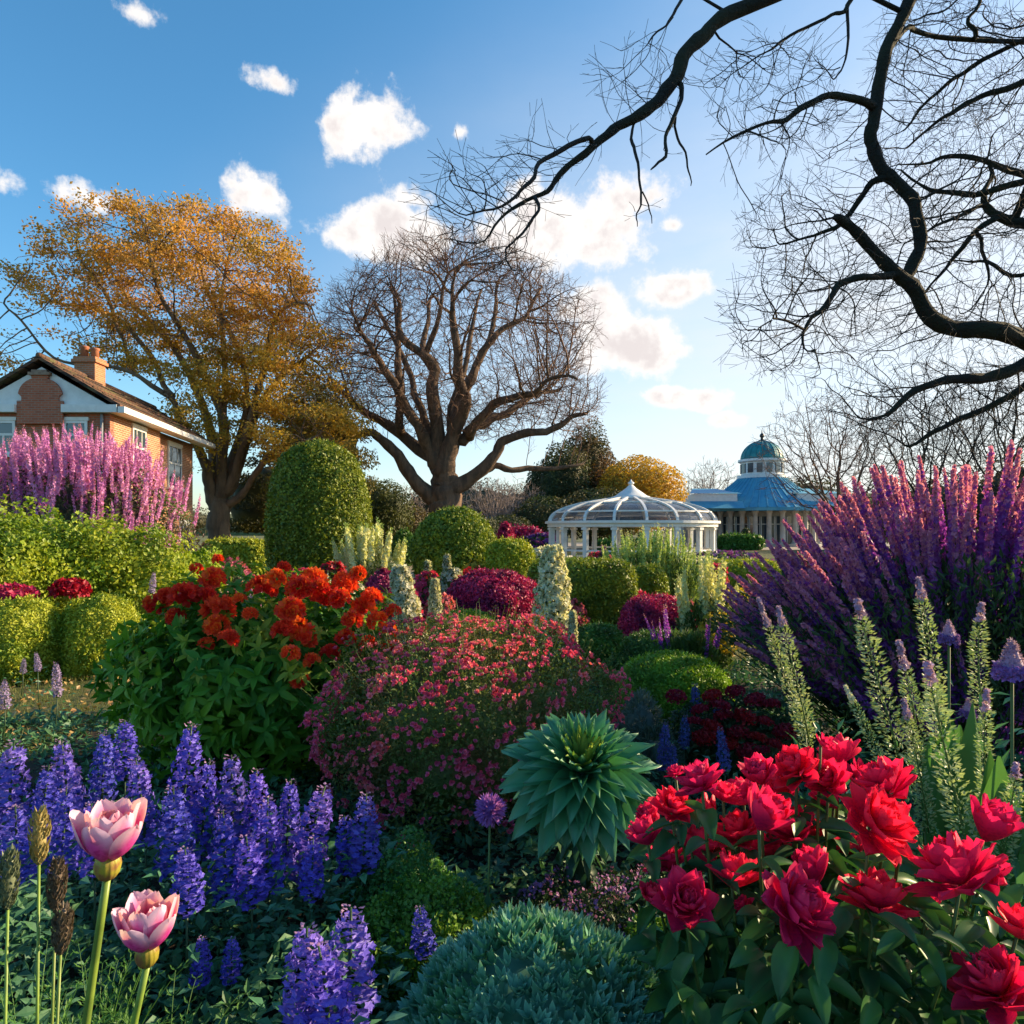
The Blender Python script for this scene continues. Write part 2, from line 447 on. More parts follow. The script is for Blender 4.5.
def grow(r, pos, par, att, step, infl, kill, iters=200, jit=.15, trop=(0, 0, 0), cen=None, rtrop=.4):
    """space colonisation: branches grow towards scattered points"""
    pos = [np.array(p, float) for p in pos]; par = list(par); att = np.array(att)
    P0 = np.array(pos); nd = np.full(len(att), 1e9); ni = np.zeros(len(att), int)
    for s in range(0, len(P0), 256):
        d = np.linalg.norm(att[:, None] - P0[None, s:s + 256], axis=2); m = d.argmin(1); dm = d[np.arange(len(att)), m]
        b = dm < nd; nd[b] = dm[b]; ni[b] = m[b] + s
    trop = np.array(trop); last = {}
    for it in range(iters):
        alive = nd > kill; att = att[alive]; nd = nd[alive]; ni = ni[alive]
        if len(att) == 0: break
        act = nd < infl
        if not act.any(): break
        ids, inv = np.unique(ni[act], return_inverse=True)
        PA = np.array([pos[i] for i in ids]); d = norm(att[act] - PA[inv]); sm = np.zeros((len(ids), 3)); np.add.at(sm, inv, d)
        tr = trop if cen is None else trop + norm(PA - np.array(cen)) * rtrop
        dirv = norm(norm(sm) + tr + r.normal(size=sm.shape) * jit)
        newp = PA + dirv * step
        keep = []
        for q, i in enumerate(ids):
            c = last.get(i, 0)
            if c < 3: keep.append(q); last[i] = c + 1
        if not keep: break
        base = len(pos); newp = newp[keep]
        for q, kq in enumerate(keep): pos.append(newp[q]); par.append(int(ids[kq]))
        for s in range(0, len(newp), 128):
            dd = np.linalg.norm(att[:, None] - newp[None, s:s + 128], axis=2); m = dd.argmin(1); dm = dd[np.arange(len(att)), m]
            b = dm < nd; nd[b] = dm[b]; ni[b] = m[b] + base + s
    return np.array(pos), np.array(par)


def sprays(r, pos, par, rad, ids, k, lmin, lmax, spread, tip, out=None, outw=0., sub=2):
    """fans of fine straight twigs leaving the nodes ids roughly along their branch"""
    P_, Q_ = list(pos), list(par); n0 = len(P_)
    for i in ids:
        d0 = norm(pos[i] - pos[par[i]])
        if out is not None: d0 = norm(d0 + norm(pos[i] - out) * outw)
        for _ in range(k):
            d = norm(d0 + r.normal(size=3) * spread); l = r.uniform(lmin, lmax); b = r.normal(size=3) * .18; prev = i; p = pos[i]
            for q in range(3):
                p = p + norm(d + b * q * .5) * l / 3; P_.append(p); Q_.append(prev); prev = len(P_) - 1
                if q < 2 and sub:
                    for _2 in range(r.integers(0, sub + 1)):
                        d2 = norm(d + r.normal(size=3) * .5); l2 = l * r.uniform(.3, .55); P_.append(p + d2 * l2); Q_.append(prev)
    return np.array(P_), np.array(Q_), np.concatenate([rad, np.full(len(P_) - n0, tip)])


def pipe(pos, par, tip, expo, given=None):
    n = len(pos); acc = np.zeros(n); rad = np.zeros(n)
    for i in range(n - 1, -1, -1):
        rr = acc[i] ** (1 / expo) if acc[i] > 0 else tip
        rad[i] = rr
        if given is not None and i in given: rad[i] = max(given[i], 0)
        if par[i] >= 0: acc[par[i]] += rr ** expo
    return rad


def smooth_poly(pts, n):
    """Catmull-Rom through points"""
    pts = np.array(pts, float); P_ = np.vstack([2 * pts[0] - pts[1], pts, 2 * pts[-1] - pts[-2]]); o = []
    for i in range(1, len(P_) - 2):
        for t in np.linspace(0, 1, n, endpoint=False):
            a, b, c, d = P_[i - 1:i + 3]
            o.append(.5 * (2 * b + (c - a) * t + (2 * a - 5 * b + 4 * c - d) * t * t + (3 * b - a - 3 * c + d) * t ** 3))
    o.append(pts[-1]); return np.array(o)


def traced(limbs, n=4, r=None, wob=0):
    """limbs: (parent limb index or -1, parent point index, [(x,y,z,r)...]) -> nodes; returns pos, par, given radii"""
    pos = []; par = []; giv = {}; first = []
    for (pl, pts) in limbs:
        sp = smooth_poly(pts, n)
        if r is not None and wob:
            q = r.normal(size=(len(sp), 3)) * wob; q[0] = 0; sp[:, :3] += q
        if pl < 0: prev = -1
        else:
            A = np.array([p for p in pos]); prev = int(np.linalg.norm(A - sp[0, :3], axis=1).argmin())
        for i, p in enumerate(sp):
            if i == 0 and prev >= 0: continue
            pos.append(p[:3]); par.append(prev); giv[len(pos) - 1] = p[3]; prev = len(pos) - 1
    # parents come before children by construction
    return pos, par, giv


def clamp_rad(rad, par):
    for i in range(len(rad)):
        if par[i] >= 0: rad[i] = min(rad[i], rad[par[i]])
    return rad


# ================================================================== THE GROUND
def ground():
    m = bpy.data.materials.new('lawn'); m.use_nodes = True; t = NT(m.node_tree); p = t.n['Principled BSDF']
    tcn = t.new('ShaderNodeTexCoord')
    n1 = t.new('ShaderNodeTexNoise', ins={'Vector': tcn.outputs['Object'], 'Scale': .5, 'Detail': 6})
    n2 = t.new('ShaderNodeTexNoise', ins={'Vector': tcn.outputs['Object'], 'Scale': 14, 'Detail': 8, 'Roughness': .75})
    c = t.mixc(t.smooth(n1.outputs[0], .4, .62), (.055, .085, .014), (.11, .12, .03))
    c = t.mixc(t.smooth(n2.outputs[0], .45, .7), c, (.14, .10, .05))
    t.l.new(c, p.inputs['Base Color']); p.inputs['Roughness'].default_value = .9
    b = t.new('ShaderNodeBump', ins={'Height': n2.outputs[0], 'Strength': .9, 'Distance': .05}); t.l.new(b.outputs[0], p.inputs['Normal'])
    xs = np.concatenate([-np.geomspace(1500, 20, 14), np.linspace(-18, 18, 73), np.geomspace(20, 1500, 14)])
    ys = np.concatenate([-np.geomspace(300, 5, 8), np.linspace(-4, 50, 109), np.geomspace(52, 2500, 18)])
    X, Y = np.meshgrid(xs, ys); Z = .04 * np.sin(X * .7 + 1) * np.cos(Y * .5) * (np.abs(X) < 30) - .02
    Z = np.where(Y > 55, -.02, Z)
    g = Geo(); nx = len(xs); i = np.arange(len(ys) - 1)[:, None] * nx; j = np.arange(nx - 1)[None]
    g.add(np.stack([X, Y, Z], -1), [np.stack([i + j, i + j + 1, i + nx + j + 1, i + nx + j], -1).reshape(-1, 4)])
    struct(g.obj('ground', m))
    # bed soil
    g = Geo(); r = RNG(3)
    a = np.linspace(0, 2 * math.pi, 90, endpoint=False)
    V = np.stack([.6 + 5.2 * np.cos(a) * (1 + .06 * np.sin(5 * a)), 4.6 + 3.9 * np.sin(a), np.full(90, .06)], -1)
    V[:, 0] = np.where(V[:, 0] < -3.2, -3.2 + (V[:, 0] + 3.2) * .35, V[:, 0])
    g.add(np.vstack([V, [[.6, 4.6, .1]]]), [np.array([[q, (q + 1) % 90, 90] for q in range(90)])])
    struct(g.obj('bed_soil', solid('soil', (.035, .022, .012), (.015, .01, .006), .95, 6, .9, 30)))
    # pale paving around the domed pavilion, gravel walks in the middle distance
    g = Geo(); g.add([[-4, 62, .03], [90, 62, .03], [90, 98, .03], [-4, 98, .03]], [[[0, 1, 2, 3]]])
    struct(g.obj('pavement', solid('paving', (.36, .31, .25), (.26, .23, .19), .9, 3, .3, 20)))
    g = Geo(); y = np.linspace(13, 62, 40); cx = -2.4 + .9 * np.sin(y * .12) - .05 * y; V = []
    for yy, c_ in zip(y, cx): V += [[c_ - .9, yy, .045], [c_ + .9, yy, .045]]
    g.add(V, [[[2 * q, 2 * q + 1, 2 * q + 3, 2 * q + 2] for q in range(39)]])
    struct(g.obj('garden_path', solid('gravel', (.38, .31, .22), (.27, .22, .16), .95, 20, .5, 60)))
    # a grassy rise far right and far left, closing the view
    for nm, cx, cy, rx, ry, h in (('hill', 95, 150, 60, 30, 11), ('hill', -60, 260, 120, 40, 9)):
        g = Geo(); core_mesh(g, (cx, cy, -.5), (rx, ry, h), lumps(RNG(5), 14, .5, .12), 1, 0, 0.0)
        struct(g.obj(nm, m))


ground()


def blades(name, label, cat, pts_fn, n, h, w_, mat, seed, lean=.35):
    r = RNG(seed); xy = pts_fn(r, n); pos = np.column_stack([xy, np.full(len(xy), .03)])
    d = norm(np.array([0, 0, 1.]) + r.normal(size=(len(pos), 3)) * lean)
    g = Geo(); V, f, A = petal(1, w_ / h, 3, 1, 0, .7, 'taper')
    g.stamp((V, f, A), pos, frames(d, rdir(r, len(pos))), h * r.uniform(.5, 1.3, len(pos)))
    return tag(g.obj(name, mat), label, cat, kind='stuff')


M_GRASS = leafmat('grass_blades', (.05, .10, .012), (.14, .17, .03), (.20, .17, .06), .3, .6, 1.5)


def lawnpts(r, n):
    y = r.uniform(3.9, 11, n); x = r.uniform(-9, -1.9, n); k = x > -(y * .5 + 4.6)
    return np.column_stack([x, y])[k]


blades('grass', 'short dry grass patch at the left edge behind the blue flowers', 'grass', lawnpts, 42000, .055, .006, M_GRASS, 11)
def lawnpts2(r, n):
    y = r.uniform(9, 34, n); return np.column_stack([r.uniform(-.75, .75, n) * y, y])
blades('lawn_grass', 'mown lawn grass between the clipped bushes', 'grass', lawnpts2, 80000, .08, .02, M_GRASS, 12)


def fallen():
    r = RNG(21); g = Geo(); n = 900
    y = r.uniform(5.4, 11, n); x = -r.uniform(.52, .80, n) * y
    pos = np.column_stack([x, y, np.full(n, .05)]); N = norm(np.array([0, 0, 1.]) + r.normal(size=(n, 3)) * .3)
    leaves_at(g, r, pos, N, .06, LEAFW, 0, 0, 0, .4)
    tag(g.obj('fallen_leaf_litter', leafmat('dry_leaf', (.42, .30, .12), (.30, .16, .06), None, .15)), 'dry tan fallen leaves scattered on the left grass', 'leaves', kind='stuff')


fallen()

# ================================================================== BUILDINGS
M_BR_SH = brick('brick_red_shade', (.50, .13, .06), (.36, .085, .04), (.30, .22, .16))  # house brick, shaded tone put into the colour for the gable
M_BR_SUN = brick('brick_red_sun', (.46, .16, .07), (.30, .09, .04), (.50, .40, .28))  # the same brick with a sunlit tone put into its colour, side wall
M_WHITE = solid('white_paint', (.78, .77, .74), (.68, .67, .64), .45, 3, .08, 30)
M_DKGLASS = glass('window_glass', (.04, .06, .08))


def tilemat():
    m = bpy.data.materials.new('roof_tile'); m.use_nodes = True; t = NT(m.node_tree); p = t.n['Principled BSDF']
    tcn = t.new('ShaderNodeTexCoord'); mp = t.new('ShaderNodeMapping', ins={0: tcn.outputs['Object']})
    sp = t.new('ShaderNodeSeparateXYZ', ins={0: tcn.outputs['Object']})
    cb = t.new('ShaderNodeCombineXYZ', ins={0: sp.outputs[1], 1: t.math('MULTIPLY', sp.outputs[2], 1.0)})
    b = t.new('ShaderNodeTexBrick', ins={'Vector': cb.outputs[0], 'Color1': (.16, .075, .04, 1), 'Color2': (.085, .045, .03, 1), 'Mortar': (.02, .012, .01, 1), 'Scale': 1,
              'Mortar Size': .02, 'Brick Width': .26, 'Row Height': .17})
    n = t.new('ShaderNodeTexNoise', ins={'Vector': tcn.outputs['Object'], 'Scale': 1.2, 'Detail': 7, 'Roughness': .7})
    c = t.mixc(t.smooth(n.outputs[0], .5, .68), b.outputs[0], (.10, .10, .035))
    t.l.new(c, p.inputs['Base Color']); p.inputs['Roughness'].default_value = .85
    bp = t.new('ShaderNodeBump', ins={'Height': b.outputs['Fac'], 'Strength': -.8, 'Distance': .03}); t.l.new(bp.outputs[0], p.inputs['Normal'])
    return m


def house():
    # local frame: origin at the near right corner, +a along the side wall (away), +b along the gable wall (to the left)
    Y0 = 24.0; O = P(110, 530, Y0); O[2] = 0
    da = np.array([-.125, 1, 0]); da /= np.linalg.norm(da); db = np.array([-1, -.02, 0]); db /= np.linalg.norm(db)
    ev = CH + (530 - 410) / F * Y0   # eaves height
    L = 9.7; B = 2 * (110 - 49) / F * Y0 + .4; Bw = B + 3
    th = empty('brick_house', O, 'red brick house with white curved gable behind the pink flowering bush', 'house')
    def W(a, b, z): return da * a + db * b + np.array([0, 0, z])
    def quadbox(g, a0, a1, b0, b1, z0, z1, mat=0):
        V = [W(a, b, z) for z in (z0, z1) for b in (b0, b1) for a in (a0, a1)]
        g.add(V, [[[0, 2, 3, 1], [4, 5, 7, 6], [0, 1, 5, 4], [2, 6, 7, 3], [0, 4, 6, 2], [1, 3, 7, 5]]], mat, smooth=False)
    # walls
    g = Geo(); quadbox(g, 0, .3, 0, B, 0, ev, 0); g.obj('gable_wall', M_BR_SH, th)
    g = Geo(); quadbox(g, .302, 4.6, 0, .3, 0, ev - .002); quadbox(g, 4.602, L, .35, .65, 0, ev - .002); quadbox(g, 4.3, 4.6, .302, .8, 0, ev - .003)
    quadbox(g, L - .3, L, .652, B - .2, 0, ev - .003); quadbox(g, .302, L - .302, B - .3, B - .001, 0, ev - .003)
    g.obj('side_wall', M_BR_SUN, th)
    # gable: triangular pediment, white, with the curved brick shape in front
    apex_b = B / 2; ah = (410 - 372) / F * Y0 + .15
    g = Geo(); V = [W(a, b, z) for a in (-.05, .25) for (b, z) in ((-.25, ev), (B + .25, ev), (apex_b, ev + ah))]
    g.add(V, [[[0, 1, 2], [5, 4, 3]], [[0, 3, 4, 1], [1, 4, 5, 2], [2, 5, 3, 0]]], 0, smooth=False); g.obj('pediment', M_WHITE, th)
    g = Geo(); hw = 22 / F * Y0; sh = ah * .72; prof = [(hw * 1.02, -.5), (hw * 1.02, .28), (hw * .82, .28), (hw * .82, .42)]
    for q in range(1, 9): prof.append((hw * .82 * math.cos(q / 9 * math.pi / 2) + .12, .42 + (sh - .42) * math.sin(q / 9 * math.pi / 2)))
    prof += [(.28, sh), (.28, sh + .1)]
    fr = [(apex_b - x, z) for x, z in prof] + [(apex_b + x, z) for x, z in prof[::-1]]
    n = len(fr); V = [W(-.17, b, ev + z) for b, z in fr] + [W(-.052, b, ev + z) for b, z in fr]
    g.add(V, [[list(range(n))], [list(range(2 * n - 1, n - 1, -1))], [[q, q + n, (q + 1) % n + n, (q + 1) % n] for q in range(n)]], 0, smooth=False)
    ga = g.obj('gable_ornament', M_BR_SH, th)
    g = Geo(); quadbox(g, -.25, -.04, apex_b - .36, apex_b + .36, ev + sh + .1, ev + sh + .2); quadbox(g, -.22, -.04, apex_b - .26, apex_b + .26, ev + sh + .202, ev + sh + .28)
    g.obj('cap_stone', solid('weathered_stone', (.30, .2, .13), (.2, .12, .08)), ga)
    for b0, b1 in ((-.35, apex_b - hw * 1.03), (apex_b + hw * 1.03, B + .35)):
        g = Geo(); quadbox(g, -.3, -.055, b0, b1, ev - .12, ev + .14); g.obj('cornice', M_WHITE, th)
    # main roof: ridge runs away over the apex
    M_T = tilemat(); rt = solid('dark_slate', (.05, .055, .06), (.03, .03, .035), .7, 5, .3)
    g = Geo(); o = .45
    def slope(g, side, a0, a1, ztop, mat, th_=.12):
        be = -o if side < 0 else B + o; ze = ev - .02 + .05
        V = [W(a0, be, ze), W(a1, be, ze), W(a1, apex_b, ztop), W(a0, apex_b, ztop)]; up = np.array([0, 0, th_])
        g.add([v + up for v in V] + V, [[[0, 1, 2, 3], [7, 6, 5, 4], [0, 4, 5, 1], [1, 5, 6, 2], [2, 6, 7, 3], [3, 7, 4, 0]]], mat, smooth=False)
    slope(g, -1, -.25, L + .4, ev + ah + .22, 0); slope(g, 1, -.25, L + .4, ev + ah + .22, 0)
    # hip roof of the wing behind, higher
    rf = g.obj('roof', [M_T, rt], th)
    g = Geo()
    for q in range(7):   # bowed purlin lines where the tiles have sagged, each a course of raised tiles
        f_ = .12 + q * .125
        b = -o + (apex_b + o) * f_; z = ev + .17 + (ah + .19) * f_
        g.tube([W(a, b + .03 * math.sin(a * 1.3 + q), z + .015 * math.sin(a * .9 + q)) for a in np.linspace(0, L, 20)], .035, 5)
    g.tube([W(a, apex_b, ev + ah + .36) for a in np.linspace(-.25, L + .4, 14)], .1, 6)
    g.obj('ridge_tiles', M_T, rf)
    g = Geo(); quadbox(g, -.32, 4.75, -.62, -.40, ev - .14, ev + .07); quadbox(g, 4.752, L + .45, -.60, -.38, ev - .14, ev + .06); quadbox(g, -.2, L + .3, -.399, -.002, ev - .11, ev - .03)
    g.obj('gutter', M_WHITE, th)
    # chimney
    cp = P(90, 372, Y0 + 3.4) - O; cz = cp[2] - .9
    g = Geo(); quad = (1.05, .8)
    g.box((cp[0], cp[1], cz + .35), (.80, .7, 1.7)); ct = cz + 1.2
    g.box((cp[0], cp[1], ct + .06), (.96, .86, .12)); g.box((cp[0], cp[1], ct + .17), (.86, .76, .1))
    ch = g.obj('chimney', brick('brick_orange', (.50, .18, .07), (.40, .13, .05), (.35, .25, .18)), rf)
    for q, dx in enumerate((-.22, .2)):
        g = Geo(); g.lathe([(0, 0), (.15, 0), (.13, .38 - q * .08), (.17, .42 - q * .08), (.17, .48 - q * .08), (.12, .48 - q * .08), (.1, .3)], 12, (cp[0] + dx, cp[1], ct + .22))
        g.obj('chimney_pot', solid('terracotta', (.42, .16, .08), (.3, .1, .05)), ch)
    # windows
    def window(face, c_, z, w_, h_, bars=True):
        f = Geo(); gl = Geo(); fw = .09
        if face == 'side':
            off = 0 if c_ < 4.6 else .35
            def qb(g, u0, u1, z0, z1, d0, d1): quadbox(g, c_ + u0, c_ + u1, off + d0, off + d1, z + z0, z + z1)
        else:
            def qb(g, u0, u1, z0, z1, d0, d1): quadbox(g, d0, d1, c_ + u0, c_ + u1, z + z0, z + z1)
        a, b = w_ / 2, h_ / 2
        qb(f, -a, -a + fw, -b, b, -.06, -.002); qb(f, a - fw, a, -b, b, -.06, -.002); qb(f, -a + fw, a - fw, b - fw, b, -.06, -.002); qb(f, -a + fw, a - fw, -b, -b + fw, -.06, -.002)
        qb(f, -a + fw, a - fw, b * .1, b * .1 + .08, -.05, -.002); qb(f, -.035, .035, -b + fw, b * .1, -.045, -.002)
        if bars: qb(f, -.2 * w_, -.2 * w_ + .04, b * .1 + .08, b - fw, -.045, -.002); qb(f, .2 * w_ - .04, .2 * w_, b * .1 + .08, b - fw, -.045, -.002)
        fo = f.obj('window', M_WHITE, th)
        qb(gl, -a + fw, a - fw, -b + fw, b - fw, -.025, -.001); gl.obj('pane', M_DKGLASS, fo)
        s = Geo(); qb(s, -a - .08, a + .08, -b - .1, -b - .002, -.14, -.002); s.obj('sill', M_WHITE, fo)
        s = Geo(); qb(s, -a - .05, a + .05, b + .002, b + .12, -.08, -.002); s.obj('lintel', M_WHITE, fo)
    zw = CH + (530 - 452) / F * 30
    window('side', 2.4, ev - 1.15, 1.25, 1.7); window('side', 7.2, ev - 1.3, 1.7, 1.9); window('side', 8.5, 1.4, 1.3, 1.5)
    window('gable', 1.15, ev - .95, .8, 1.15, False); window('gable', B - 1.0, ev - .95, .8, 1.15, False)
    g = Geo(); pp = W(-.06, .25, 0); g.tube([pp + np.array([0, 0, z]) for z in (0, ev)], .05, 8); g.obj('downpipe', solid('lead_grey', (.3, .31, .33)), th)


house()


def gazebo():
    Y = 30.0; s = Y / F; c = P(631, 530, Y); R = 82.5 * s; ze = CH + 3 * s
    th = empty('glass_pavilion', (c[0], c[1], 0), 'round white framed glass pavilion with ribbed glass dome behind the clipped hedges', 'gazebo')
    N = 18; mw = M_WHITE; rng_ = RNG(4)
    def pt(a, r, z): return np.array([r * math.cos(a), r * math.sin(a), z])
    g = Geo(); g.lathe([(0, .15), (R + .15, .15), (R + .15, 0)], 48); g.obj('base', solid('stone_base', (.4, .38, .34)), th)
    for q in range(N):
        a = 2 * math.pi * (q + .5) / N
        g = Geo(); g.box(pt(a, R - .08, (ze + .15) / 2), (.17, .17, ze - .15), 0, a); g.box(pt(a, R - .08, ze - .08), (.25, .25, .09), 0, a); g.box(pt(a, R - .08, .22), (.25, .25, .14), 0, a)
        g.obj('post', mw, th)
    for z0, z1, dr in ((ze, ze + .14, .0), (ze + .14, ze + .24, .10)):
        g = Geo(); ro = R + .05 + dr; g.lathe([(ro - .22 - dr, z0), (ro, z0), (ro, z1), (ro - .22 - dr, z1), (ro - .22 - dr, z0)], 64, smooth=False); g.obj('ring_beam', mw, th)
    for z in (.55, .95):
        g = Geo(); g.lathe([(R - .14, z), (R - .07, z), (R - .07, z + .07), (R - .14, z + .07), (R - .14, z)], 64, smooth=False); g.obj('rail', mw, th)
    # dome profile
    zt = CH + (530 - 498) * s; z0 = ze + .24; rc = 17 * s
    def prof(t):   # t 0 eave .. 1 cap
        a = t * 1.30
        return R * (math.cos(a) ** .96) * (1 - t ** 4) + rc * t ** 4, z0 + (zt - z0) * math.sin(a) / math.sin(1.30)
    for q in range(N):
        a = 2 * math.pi * (q + .5) / N; g = Geo()
        pts = [pt(a, *prof(t)) for t in np.linspace(0, 1, 13)]
        for u, v in zip(pts[:-1], pts[1:]): g.beam(u, v, .10, .10)
        g.obj('roof_rib', mw, th)
    for t in (.28, .62):
        r, z = prof(t); g = Geo(); g.lathe([(r - .04, z - .03), (r + .04, z - .03), (r + .04, z + .03), (r - .04, z + .03), (r - .04, z - .03)], 64, smooth=False); g.obj('roof_ring', mw, th)
    for q in range(N):
        a0 = 2 * math.pi * (q + .5) / N; a1 = 2 * math.pi * (q + 1.5) / N; V = []; m = 8
        for t in np.linspace(0, 1, m + 1):
            r, z = prof(t); r -= .03
            V += [pt(a0, r, z - .015), pt((a0 + a1) / 2, r, z), pt(a1, r, z - .015)]
        g = Geo(); g.add(V, [[[3 * i + j, 3 * i + j + 1, 3 * i + j + 4, 3 * i + j + 3] for i in range(m) for j in range(2)]])
        g.obj('roof_pane', clearglass('roof_glass'), th)
    # clerestory glazing bars under the dome, seen through it
    g = Geo(); zf = CH + (530 - 479) * s
    h = zf - zt
    g.lathe([(rc + .12, zt - .05), (rc + .12, zt + .03), (rc * .92, zt + .1), (rc * .62, zt + h * .32), (rc * .32, zt + h * .5), (rc * .15, zt + h * .66), (.05, zt + h * .7)], 24)
    cap = g.obj('cap', mw, th)
    g = Geo(); g.lathe([(.05, zt + h * .68), (.13, zt + h * .75), (.14, zt + h * .8), (.05, zt + h * .88), (.04, zt + h * .93), (.0, zt + h)], 12); g.obj('finial', mw, cap)


gazebo()


def seam_blue():
    m = bpy.data.materials.new('blue_metal'); m.use_nodes = True; t = NT(m.node_tree); p = t.n['Principled BSDF']
    tcn = t.new('ShaderNodeTexCoord'); n = t.new('ShaderNodeTexNoise', ins={'Vector': tcn.outputs['Object'], 'Scale': .7, 'Detail': 8, 'Roughness': .7})
    t.l.new(t.mixc(t.smooth(n.outputs[0], .35, .7), (.055, .27, .42), (.10, .38, .50)), p.inputs['Base Color'])
    p.inputs['Roughness'].default_value = .55; p.inputs['Metallic'].default_value = .0
    return m


def pavilion():
    Y = 80.0; s = Y / F; c = P(762, 530, Y)
    th = empty('domed_pavilion', (c[0], c[1], 0), 'white columned pavilion with swept blue roof and teal dome', 'pavilion')
    B = seam_blue(); TE = solid('teal_copper', (.015, .16, .18), (.03, .24, .25), .5, 1.5)
    W_ = M_WHITE; z = lambda py: CH + (530 - py) * s
    CR = solid('cream_render', (.50, .47, .42), (.38, .36, .32), .8, 2)
    # swept cone roof
    r0, r1 = 22.5 * s, 63 * s; zt, zb = z(478), z(509)
    prof = [(r1, zb)]
    for t in np.linspace(.05, 1, 14): prof.append((r0 + (r1 - r0) * (1 - t) ** 1.12, zb + (zt - zb) * t))
    g = Geo(); g.lathe(prof, 64)
    rf = g.obj('roof', B, th)
    g = Geo()
    for q in range(48):
        a = 2 * math.pi * q / 48; g.tube([np.array([r * math.cos(a), r * math.sin(a), zz + .02]) for r, zz in prof], .075, 4)
    g.obj('roof_seams', B, rf)
    g = Geo(); g.lathe([(r1 - .8, zb - .35), (r1 + .1, zb - .35), (r1 + .1, zb - .02), (r1 - .3, zb)], 64, smooth=False); g.obj('eaves', B, rf)
    # drum with windows
    rd = 20 * s
    g = Geo(); g.lathe([(r0 + .15, zt - .1), (r0 + .15, zt + .25), (rd + .05, zt + .3), (rd, zt + .35), (rd, z(463)), (rd + .1, z(463)), (rd + .35, z(462)), (rd + .35, z(460)), (rd - .3, z(460))], 48, smooth=False)
    dr = g.obj('drum', W_, th)
    for q in range(14):
        a = 2 * math.pi * (q + .5) / 14; n_ = np.array([math.cos(a), math.sin(a), 0])
        g = Geo(); g.box(n_ * (rd + .02) + [0, 0, (zt + .5 + z(464)) / 2], (.16, .62, z(464) - zt - .55), 0, a); g.obj('drum_window', M_DKGLASS, dr)
    # dome
    g = Geo(); zd = z(460); hd = z(441) - zd; rr = 20.3 * s
    dp = [(rr * math.cos(t), zd + hd * math.sin(t)) for t in np.linspace(0, math.pi / 2 - .03, 14)]
    g.lathe([(rr - .1, zd - .02)] + dp + [(0, zd + hd)], 40)
    for q in range(20):
        a = 2 * math.pi * q / 20; g.tube([np.array([r * math.cos(a), r * math.sin(a), zz]) for r, zz in dp], .05, 4)
    dm = g.obj('dome', TE, th)
    g = Geo(); zf = z(441) - .06; g.lathe([(.5, zf), (.42, zf + .12), (.18, zf + .2), (.16, zf + .45), (.28, zf + .6), (.24, zf + .8), (.08, zf + .95), (0, zf + 1.4)], 12); g.obj('finial', solid('dark_bronze', (.03, .035, .035), None, .4), dm)
    # wings with low blue roofs and white fascias
    for sx, x0, x1 in ((-1, -80, -40), (1, 16, 58)):
        g = Geo(); xa, xb = x0 * s, x1 * s
        g.box(((xa + xb) / 2, -2.2, z(500)), (xb - xa, 6.5, .9)); g.obj('fascia', W_, th)
        g = Geo(); V = [(xa - .4, -5.8, z(504.5)), (xb + .4, -5.8, z(504.5)), (xb + .4, -5.46, z(496.3)), (xa - .4, -5.46, z(496.3))]
        V = [(xa - .5, -5.6, z(496)), (xb + .5, -5.6, z(496)), (xb - .5, 1.2, z(488)), (xa + 1.5, 1.2, z(488)), (xb - .5, 3, z(488)), (xa + 1.5, 3, z(488))]
        g.add(V, [[[0, 1, 2, 3], [3, 2, 4, 5]]], 0, smooth=False)
        V = [(xa - .5, -6.6, z(510)), (xb + .5, -6.6, z(510)), (xb + .5, -5.46, z(503.2)), (xa - .5, -5.46, z(503.2))]
        g.add(V, [[[0, 1, 2, 3]]], 0, smooth=False); g.obj('wing_roof', B, th)
    # walls, glazing and columns
    zc = zb - .36
    g = Geo(); rw = 44 * s; g.lathe([(rw, .3), (rw, zc)], 24, smooth=False)
    g.box((-13 * s * 4, 1, zc / 2 + .1), (6.5, 4, zc - .2)); g.box((13 * s * 4, 1, zc / 2 + .1), (6.5, 4, zc - .2)); wl = g.obj('wall', CR, th)
    for q, a in enumerate(np.radians(np.arange(-163, -14, 15.0))):
        n_ = np.array([math.cos(a), math.sin(a), 0]); g = Geo(); g.box(n_ * (rw + .03) + [0, 0, .35 + (zc - .9) / 2], (.12, .92 if q % 2 else 1.25, zc - .95), 0, a); w_ = g.obj('glazed_door', M_DKGLASS, th)
        g = Geo(); hh = zc - .95
        for dy in (-.66, 0, .66):
            t_ = np.array([-n_[1], n_[0], 0]) * dy * (.8 if q % 2 else 1); g.box(n_ * (rw + .1) + t_ + [0, 0, .35 + hh / 2], (.06, .07, hh), 0, a)
        g.box(n_ * (rw + .1) + [0, 0, .35 + hh * .72], (.06, 1.2, .07), 0, a); g.obj('door_frame', W_, w_)
    for a in np.radians(np.arange(-168, -10, 13.0)):
        n_ = np.array([math.cos(a), math.sin(a), 0]) * 53 * s; g = Geo()
        g.lathe([(.42, .15), (.42, .4), (.3, .5), (.27, 1.5), (.25, zc - .3), (.36, zc - .2), (.4, zc)], 14, n_); g.obj('column', CR, th)
    g = Geo(); g.lathe([(0, .3), (60 * s, .3), (60 * s, .16), (62.5 * s, .16), (62.5 * s, 0)], 48, smooth=False); g.obj('steps', solid('stone_base', (.4, .38, .34)), th)


pavilion()


